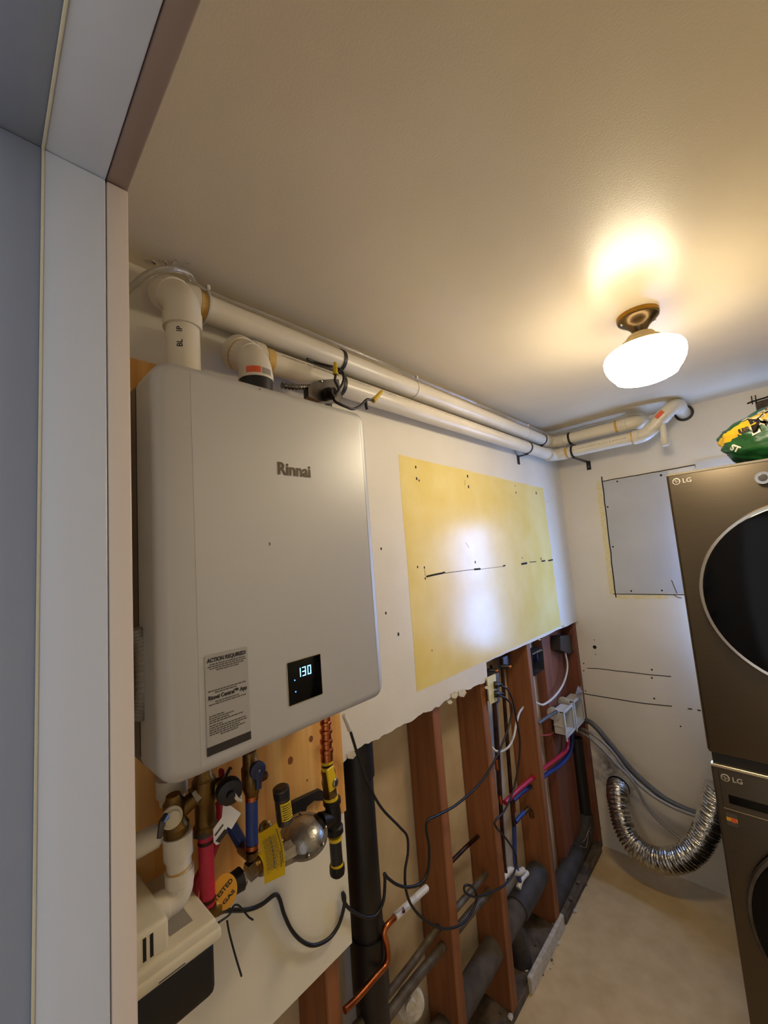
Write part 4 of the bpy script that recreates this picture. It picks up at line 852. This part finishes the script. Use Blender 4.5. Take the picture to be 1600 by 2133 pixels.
cav('cold_line', [(1068, 1668, -.97), (1090, 1648, -.97), (1118, 1630, -.97), (1140, 1612, -.97), (1165, 1595, -.97), (1186, 1572, -.97), (1192, 1545, -.97), (1192, 1525, -.97)], .0105, 'pex_blue', 'blue plastic water line under the red line in the corner bays', n=4)
for a in ((1096, 1852), (1078, 1822), (1062, 1812)): 
    pass
cav('pipe_fitting', [(1048, 1830), (1062, 1812), (1078, 1818), (1090, 1812)], .012, 'pvc_fit', 'dusty white fitting at the foot of the copper risers', cat='fitting', n=4)
cav('pipe_fitting', [(1080, 1850), (1086, 1832), (1098, 1818)], .011, 'pvc_fit', 'dusty white angled fitting above the large drain pipe', cat='fitting', n=4)
# electrical
cav('white_cable', [(1024, 1556, -.93), (1033, 1564, -.92), (1045, 1565, -.92), (1060, 1555, -.92), (1070, 1535, -.92), (1076, 1505, -.925), (1082, 1485, -.94), (1090, 1473, -.96)], .0048, 'cable_white', 'white cable looping between the second and third studs', cat='cable', n=8)
cav('white_cable', [(1110, 1461, -.95), (1122, 1466, -.94), (1134, 1467, -.94), (1156, 1450, -.94), (1174, 1423, -.94), (1182, 1390, -.94), (1177, 1356, -.945)], .0055, 'cable_white', 'white cable hanging from the dark junction box in the corner bay', cat='cable', n=8)
cav('red_cable', [(1170, 1430, -.99), (1169, 1450, -.99), (1169, 1475, -.985)], .007, 'cable_red', 'short red pipe behind the white laundry valve box', cat='pipe')
cav('red_wire', [(1112, 1533, -.97), (1128, 1532, -.97), (1145, 1530, -.97), (1160, 1521, -.97)], .004, 'cable_red', 'thin red wire left of the white laundry valve box', cat='wire')
cav('grey_tube', [(1121, 1507, -.93), (1140, 1494, -.93), (1160, 1482, -.93)], .0085, 'box_steel', 'short grey tube poking from the third stud toward the laundry valve box', cat='tube', n=3)
jb = [P(px, py, x=-.93) for px, py in [(1167, 1325), (1190, 1322), (1199, 1330), (1199, 1356), (1186, 1362), (1168, 1354)]]
j_ = obj('junction_box', prism(B(), jb, (-.05, 0, 0)), 'box_dark', label='dark grey junction box under the drywall edge in the corner', cat='junction box', flat=True)
cord('ground_wire', CP([(1191, 1344, -.927), (1194, 1352, -.926), (1196, 1356, -.926), (1199, 1353, -.926)]), .0016, 'hose_light', j_)
mbx = thing('outlet_box', 'open galvanized outlet box beside the third stud with a blue wire inside', 'electrical box', P(1120, 1405, x=-.92))
q = [P(px, py, x=-.925) for px, py in [(1109, 1359), (1131, 1350), (1134, 1394), (1113, 1409)]]
bm = B(); fa = [bm.verts.new(p) for p in q]; fb = [bm.verts.new(p+V((-.055, 0, 0))) for p in q]
for i in range(4): bm.faces.new((fa[i], fa[(i+1) % 4], fb[(i+1) % 4], fb[i]))
bm.faces.new(fb); bmesh.ops.solidify(bm, geom=bm.faces[:], thickness=.002); obj('box_shell', bm, 'box_steel', mbx, flat=True)
q2 = [P(px, py, x=-.923) for px, py in [(1108, 1362), (1127, 1351), (1131, 1355), (1110, 1364)]]; obj('box_flange', prism(B(), q2, (-.004, 0, 0)), 'steel', mbx, flat=True)
cord('blue_wire', CP([(1119, 1362, -.94), (1119, 1370, -.94), (1121, 1376, -.94)]), .004, 'pex_blue', mbx)
# laundry valve box
def valve_box(name, cx, label, s=1.0):
    (l, t), (r_x, b_) = cx
    root = thing(name, label, 'valve box', P((l+r_x)/2, b_, x=-.91), 'white laundry boxes')
    a = P(l, b_, x=-.905); c = P(r_x, t, x=-.905); y0, y1, z0, z1 = a.y, c.y, P((l+r_x)/2, b_, x=-.905).z, P((l+r_x)/2, t, x=-.905).z
    th = .004; bm = B()
    box(bm, -.965, -.961, y0, y1, z0, z1); box(bm, -.965, -.900, y0, y0+th, z0, z1); box(bm, -.965, -.900, y1-th, y1, z0, z1); box(bm, -.965, -.900, y0, y1, z0, z0+th); box(bm, -.965, -.900, y0, y1, z1-th, z1)
    obj('box_shell', bm, 'white_plastic', root, flat=True)
    bm = B(); f = .010; box(bm, -.902, -.897, y0-f, y0+th, z0-f, z1+f); box(bm, -.902, -.897, y1-th, y1+f, z0-f, z1+f); box(bm, -.902, -.897, y0, y1, z0-f, z0+th); box(bm, -.902, -.897, y0, y1, z1-th, z1+f)
    obj('front_flange', bm, 'white_plastic', root, flat=True)
    obj('side_ear', lathe(B(), V((-.955, y0-.001, z1-.012)), (0, -1, 0), [(0, .032), (.004, .034), (.010, .034), (.012, .03)], 24), 'white_plastic', root)
    obj('side_rib', box(B(), -.962, -.905, y0-.005, y0, z0+.045, z0+.051), 'white_plastic', root, flat=True)
    obj('bracket_foot', box(B(), -.908, -.901, y0+.004, y0+.014, z0-.03, z0, .001, 1), 'white_plastic', root)
    m_ = (y0+y1)/2; obj('valve', lathe(B(), V((-.94, m_, z0+.006)), (0, 0, 1), [(0, .010), (.018, .012), (.03, .009), (.04, .013), (.046, .010)], 12), 'steel', root)
    return root
valve_box('laundry_box', ((1178, 1474), (1190, 1528)), 'nearer white plastic laundry valve box in the corner bay')
valve_box('laundry_box', ((1199, 1452), (1210, 1508)), 'farther white plastic laundry valve box touching the back wall')
bm = B(); c0 = P(1205, 1440, x=-.90)
pts = [c0+V(v) for v in ((0, -.05, 0), (.004, -.01, .035), (.01, .03, .02), (.006, .05, -.02), (.012, .0, -.045), (.006, -.035, -.03))]
ctr = bm.verts.new(c0+V((.02, 0, 0))); vv = [bm.verts.new(p) for p in pts]
for i in range(6): bm.faces.new((vv[i], vv[(i+1) % 6], ctr))
bmesh.ops.solidify(bm, geom=bm.faces[:], thickness=.001); obj('plastic_film', bm, 'clear_tube', label='crumpled clear plastic film on the farther laundry valve box', cat='plastic film', flat=True)
# ------------------------------------------------------------------ hoses and duct on the back wall
def BP(lst, b0): return [P(q[0], q[1], b=(q[2] if len(q) > 2 else b0)) for q in lst]
cord('washer_hose', BP([(1203, 1502, 2.56), (1222, 1501, 2.54), (1240, 1513), (1264, 1541), (1290, 1573), (1312, 1600), (1337, 1625), (1381, 1661), (1420, 1682), (1455, 1696), (1500, 1710)], 2.52), .0145, 'hose_grey', label='thick dark grey drain hose from the valve box to the washer', cat='hose')
cord('washer_hose', BP([(1192, 1517, 2.55), (1210, 1518, 2.52), (1231, 1527), (1258, 1548), (1280, 1572), (1312, 1614), (1350, 1650), (1397, 1679), (1447, 1699), (1500, 1716)], 2.49), .0085, 'hose_light', label='braided grey supply hose just below the thick drain hose', cat='hose')
cord('washer_hose', BP([(1188, 1520, 2.55), (1208, 1525, 2.5), (1234, 1541), (1260, 1566), (1280, 1588), (1312, 1620), (1330, 1648), (1345, 1676), (1369, 1705), (1400, 1733), (1422, 1750), (1450, 1770)], 2.47), .0075, 'hose_light', label='lowest grey supply hose dipping behind the foil duct', cat='hose')
dpts = smooth(BP([(1287, 1640, LB+.01), (1287, 1652, 2.56), (1290, 1680, 2.50), (1300, 1722, 2.47), (1324, 1762, 2.45), (1364, 1789, 2.44), (1408, 1792, 2.44), (1446, 1770, 2.45), (1470, 1733, 2.46), (1486, 1690, 2.47), (1497, 1640, 2.48)], 2.5), 30)
tot = [0.0]
for i in range(1, len(dpts)): tot.append(tot[-1]+(dpts[i]-dpts[i-1]).length)
NR = 380; rs = []; pp_ = []; j = 0
for i in range(NR):
    s = tot[-1]*i/(NR-1)
    while j < len(tot)-2 and tot[j+1] < s: j += 1
    t = (s-tot[j])/max(1e-9, tot[j+1]-tot[j]); pp_.append(dpts[j].lerp(dpts[j+1], t))
    rs.append(.0525*(1+.075*math.sin(2*PI*s/.0142)))
rg = random.Random(2)
def crump(i, k): return 1+.05*noise.noise(V((i*.10, math.cos(k*.2618)*2.2, math.sin(k*.2618)*2.2)))+.05*noise.noise(V((i*.45, math.cos(k*.2618)*5, math.sin(k*.2618)*5)))
obj('foil_duct', sweep(B(), pp_, rs, 24, fn=crump), 'foil', label='crinkled silver foil dryer duct curving from the back wall to behind the machines', cat='duct', ang=50)
hc = PB(1288, 1640, LB-.0005)
obj('duct_hole', lathe(B(), hc, (0, 1, 0), [(0, .060), (.001, .060)], 24), 'dark_gap', wb, M=MB, flat=True)
# ------------------------------------------------------------------ dryer and washer
DB = 1.75; DX0 = -.287; DXW = .686; DBK = 2.55
def machine(name, label, z0, z1, kind):
    root = thing(name, label, kind, MB @ V((DX0+DXW/2, DB+.3, z0)))
    x0, x1 = DX0, DX0+DXW
    obj('cabinet', box(B(), x0+.004, x1-.004, DB+.035, DBK, z0, z1, .006, 2), 'machine_side', root, M=MB)
    obj('front_panel', box(B(), x0, x1, DB, DB+.045, z0, z1, .006, 3), 'steel_black', root, M=MB)
    obj('back_panel', box(B(), x0+.01, x1-.01, DBK, DBK+.004, z0+.01, z1-.01), 'bounce_white', root, M=MB, flat=True)
    return root
def door(root, cx, cz, r, ring_m='chrome'):
    d = obj('door', lathe(B(), V((cx, DB+.002, cz)), (0, -1, 0), [(0, r), (.012, r), (.026, r-.006), (.030, r-.014)], 72), 'glass_black', root, M=MB)
    obj('door_ring', lathe(B(), V((cx, DB-.018, cz)), (0, -1, 0), [(0, r-.002), (0, r+.0015), (.004, r+.0015), (.010, r-.0025), (.0102, r-.005)], 72), ring_m, d, M=MB)
    obj('door_glass', lathe(B(), V((cx, DB-.028, cz)), (0, -1, 0), [(0, r-.011), (.004, r-.013), (.012, r*.7), (.015, r*.35), (.016, .001)], 72), 'glass_black', d, M=MB)
TZ = .1174*DB; BZ = -.4225*DB; WZ = -.4435*DB
dr = machine('clothes_dryer', 'dark stainless front-loading dryer stacked on top under the green bag', BZ, TZ, 'dryer')
door(dr, .045, -.2155, .287)
obj('top_trim', box(B(), DX0+.001, DX0+DXW-.001, DB-.002, DB+.03, TZ-.006, TZ+.002, .001, 1), 'bright_line', dr, M=MB, flat=True)
obj('edge_trim', box(B(), DX0-.001, DX0+.003, DB-.0015, DB+.01, BZ+.01, TZ-.004), 'lamp_bronze', dr, M=MB, flat=True)
def lg(root, x, z, s, wt=True):
    obj('emblem', lathe(B(), V((x, DB-.0005, z)), (0, -1, 0), [(0, s), (.0012, s), (.0016, s*.8)], 26), 'emblem_silver', root, M=MB)
    bm = B(); lathe(bm, V((x, DB-.0022, z)), (0, -1, 0), [(0, s*.78), (.0003, s*.78)], 24); obj('emblem_field', bm, 'steel_black', root, M=MB, flat=True)
    for nm, w_ in (('L', 0), ('G', 1)): pass
    bm = B(); box(bm, x-s*.15, x-s*.02, DB-.0030, DB-.0024, z-s*.45, z+s*.45); box(bm, x-s*.15, x+s*.2, DB-.0030, DB-.0024, z-s*.45, z-s*.32); box(bm, x+s*.1, x+s*.72, DB-.0030, DB-.0024, z-.06*s, z+.06*s); box(bm, x-s*.5, x-s*.3, DB-.003, DB-.0024, z+.2*s, z+.4*s)
    obj('emblem_mark', bm, 'emblem_silver', root, M=MB, flat=True)
    bm = tmesh('LG', s*1.9, .0004, .0002)
    for v in bm.verts: v.co = V((x+s*1.5+v.co.x, DB-.0012-v.co.z, z-s*.68+v.co.y))
    obj('logo', bm, 'emblem_silver', root, M=MB, flat=True)
lg(dr, -.261, .1775, .0115)
kb = obj('control_knob', lathe(B(), V((-.038, DB, .148)), (0, -1, 0), [(0, .0185), (.010, .0185), (.012, .017), (.012, .012), (.014, .011), (.0145, .001)], 32), 'steel_dull', dr, M=MB)
obj('knob_ring', lathe(B(), V((-.038, DB-.011, .148)), (0, -1, 0), [(0, .0186), (0, .0195), (.002, .0195), (.002, .0186)], 32), 'chrome', kb, M=MB)
wsh = machine('washing_machine', 'dark stainless front-loading washer at floor level under the stacked dryer', ZF+.004, WZ, 'washer')
obj('top_trim', box(B(), DX0+.001, DX0+DXW-.001, DB-.003, DB+.02, WZ-.006, WZ+.003, .001, 1), 'bright_line', wsh, M=MB, flat=True)
obj('stacking_kit', box(B(), DX0+.006, DX0+DXW-.006, DB+.012, DBK-.02, WZ+.003, BZ-.0005), 'machine_side', wsh, M=MB, flat=True)
lg(wsh, -.2525, -.8105, .0115)
obj('drawer_line', box(B(), DX0+.018, DX0+DXW-.02, DB-.0012, DB+.001, -.909, -.907), 'bright_line', wsh, M=MB, flat=True)
obj('drawer_line', box(B(), DX0+.018, DX0+.0195, DB-.0010, DB+.001, -.909, WZ-.016), 'machine_side', wsh, M=MB, flat=True)
obj('drawer_grip', box(B(), -.2515, .02, DB-.0012, DB+.002, -.889, -.862, .001, 1), 'glass_black', wsh, M=MB, flat=True)
door(wsh, .045, -1.199, .29, 'steel_dull')
es = obj('energy_sticker', box(B(), -.2655, -.2375, DB-.0010, DB, -.959, -.921), 'ink_soft', wsh, M=MB, flat=True)
obj('sticker_band', box(B(), -.2655, -.2375, DB-.0014, DB-.0009, -.945, -.934), 'tag_orange', es, M=MB, flat=True)
obj('sticker_dot', lathe(B(), V((-.247, DB-.0012, -.940)), (0, -1, 0), [(0, .0075), (.0006, .0075)], 16), 'bag_red', es, M=MB, flat=True)
# ------------------------------------------------------------------ green bag on the dryer
bm = B(); bmesh.ops.create_icosphere(bm, subdivisions=5, radius=1)
bc = V((.095, 2.02, TZ+.100)); bs = V((.24, .14, .100))
for v in bm.verts:
    d = v.co.copy(); e = 2.6
    k = (abs(d.x)**e+abs(d.y)**e+abs(d.z)**e)**(-1/e); d = d*k
    f = .10*noise.noise(d*1.7+V((3, 1, 0)))+.09*abs(noise.noise(d*3.1+V((0, 7, 0))))+.04*abs(noise.noise(d*7))
    d = d*(1+f)
    q = V((d.x*bs.x, d.y*bs.y, max(d.z, -1.0)*bs.z)); q.z *= 1+.28*max(0, min(1, (d.x+1)))*(1 if d.z > 0 else 0); q.x += (.045*max(0, -d.z)**1.5 if d.x < 0 else 0)
    v.co = bc+q
zmin = min(v.co.z for v in bm.verts)
for v in bm.verts: v.co.z = max(v.co.z, TZ+.0035)
bvh = BVHTree.FromBMesh(bm)
sweep_faces = None
for f_ in bm.faces:
    c = f_.calc_center_median(); u = c.x-bc.x; h = c.z-TZ
    f_.material_index = 0
    if .112+.30*(u+.2) < h < .150+.40*(u+.2): f_.material_index = 1
    elif h < .05 and u > -.12 and h < .02+.12*(u+.12): f_.material_index = 2
bag = obj('plastic_bag', bm, ['bag_green', 'bag_yellow', 'bag_lime'], M=MB, label='shiny green and yellow bag lying on top of the dryer', cat='bag', ang=70)
def on_bag(name, bmx, m, cx, cz, rot=0.0, s=1.0, lift=.0035):
    for v in bmx.verts:
        x = v.co.x*s; y = v.co.y*s; X = cx+x*math.cos(rot)-y*math.sin(rot); Z = cz+x*math.sin(rot)+y*math.cos(rot)
        hit = bvh.ray_cast(V((X, 1.2, Z)), V((0, 1, 0)))
        yy = hit[0].y if hit[0] else bc.y
        v.co = V((X, yy-lift-v.co.z, Z))
    obj(name, bmx, m, bag, M=MB, flat=True)
b0 = V((bc.x-.24, 0, TZ))
on_bag('print', tmesh('us', .034, 0, .0016), 'bag_black', b0.x+.062, TZ+.122, .12)
for t_, cx, cz, s_, r_ in (('M', .095, .112, .085, .34), ('y', .150, .140, .09, .34), ('s', .195, .150, .09, .34)):
    on_bag('print', tmesh(t_, s_, 0, .008), 'bag_white', b0.x+cx, TZ+cz, r_, lift=.0035); on_bag('print', tmesh(t_, s_, 0, .002), 'bag_black', b0.x+cx, TZ+cz, r_, lift=.0050)
on_bag('print', tmesh('ST', .026, 0, .0014), 'bag_white', b0.x+.028, TZ+.080, -.7)
bmx = B(); bmesh.ops.create_circle(bmx, cap_ends=True, segments=20, radius=.013); on_bag('print', bmx, 'bag_red', b0.x+.155, TZ+.195, 0, lift=.0055)

# ------------------------------------------------------------------ ceiling lamp
LX, LY = -.19, 1.388
lamp = thing('ceiling_lamp', 'white schoolhouse glass ceiling lamp glowing on a brass plate', 'ceiling lamp', (LX, LY, ZT-.2))
dn = (0, 0, -1); lo_ = V((LX, LY, ZT))
obj('base_plate', lathe(B(), lo_, dn, [(0, .0555), (.010, .0555), (.012, .054)], 44), 'lamp_brass', lamp)
obj('canopy', lathe(B(), lo_, dn, [(.011, .0535), (.016, .0535), (.022, .0475), (.030, .037), (.039, .0275), (.050, .021), (.064, .0185)], 44), 'lamp_bronze', lamp)
for a in (0.6, 3.7): obj('thumb_screw', lathe(B(), lo_+V((math.cos(a)*.045, math.sin(a)*.045, -.02)), dn, [(0, .004), (.006, .004), (.008, .002)], 10), 'chrome', lamp)
obj('shade_neck', lathe(B(), lo_, dn, [(.058, .020), (.064, .034), (.070, .038), (.074, .0375), (.077, .040), (.083, .052), (.088, .054), (.094, .062), (.101, .076), (.105, .083)], 44), 'lamp_neck', lamp)
obj('shade_shoulder', lathe(B(), lo_, dn, [(.1045, .080), (.109, .089), (.116, .099), (.122, .1025), (.128, .1045)], 56), 'lamp_glass_top', lamp, ang=70)
obj('shade', lathe(B(), lo_, dn, [(.128, .1045), (.142, .1045), (.156, .101), (.170, .094), (.184, .084), (.190, .079), (.193, .0785), (.200, .062), (.205, .040), (.208, .010)], 56), 'lamp_glass', lamp, label='glowing white glass shade', ang=70)
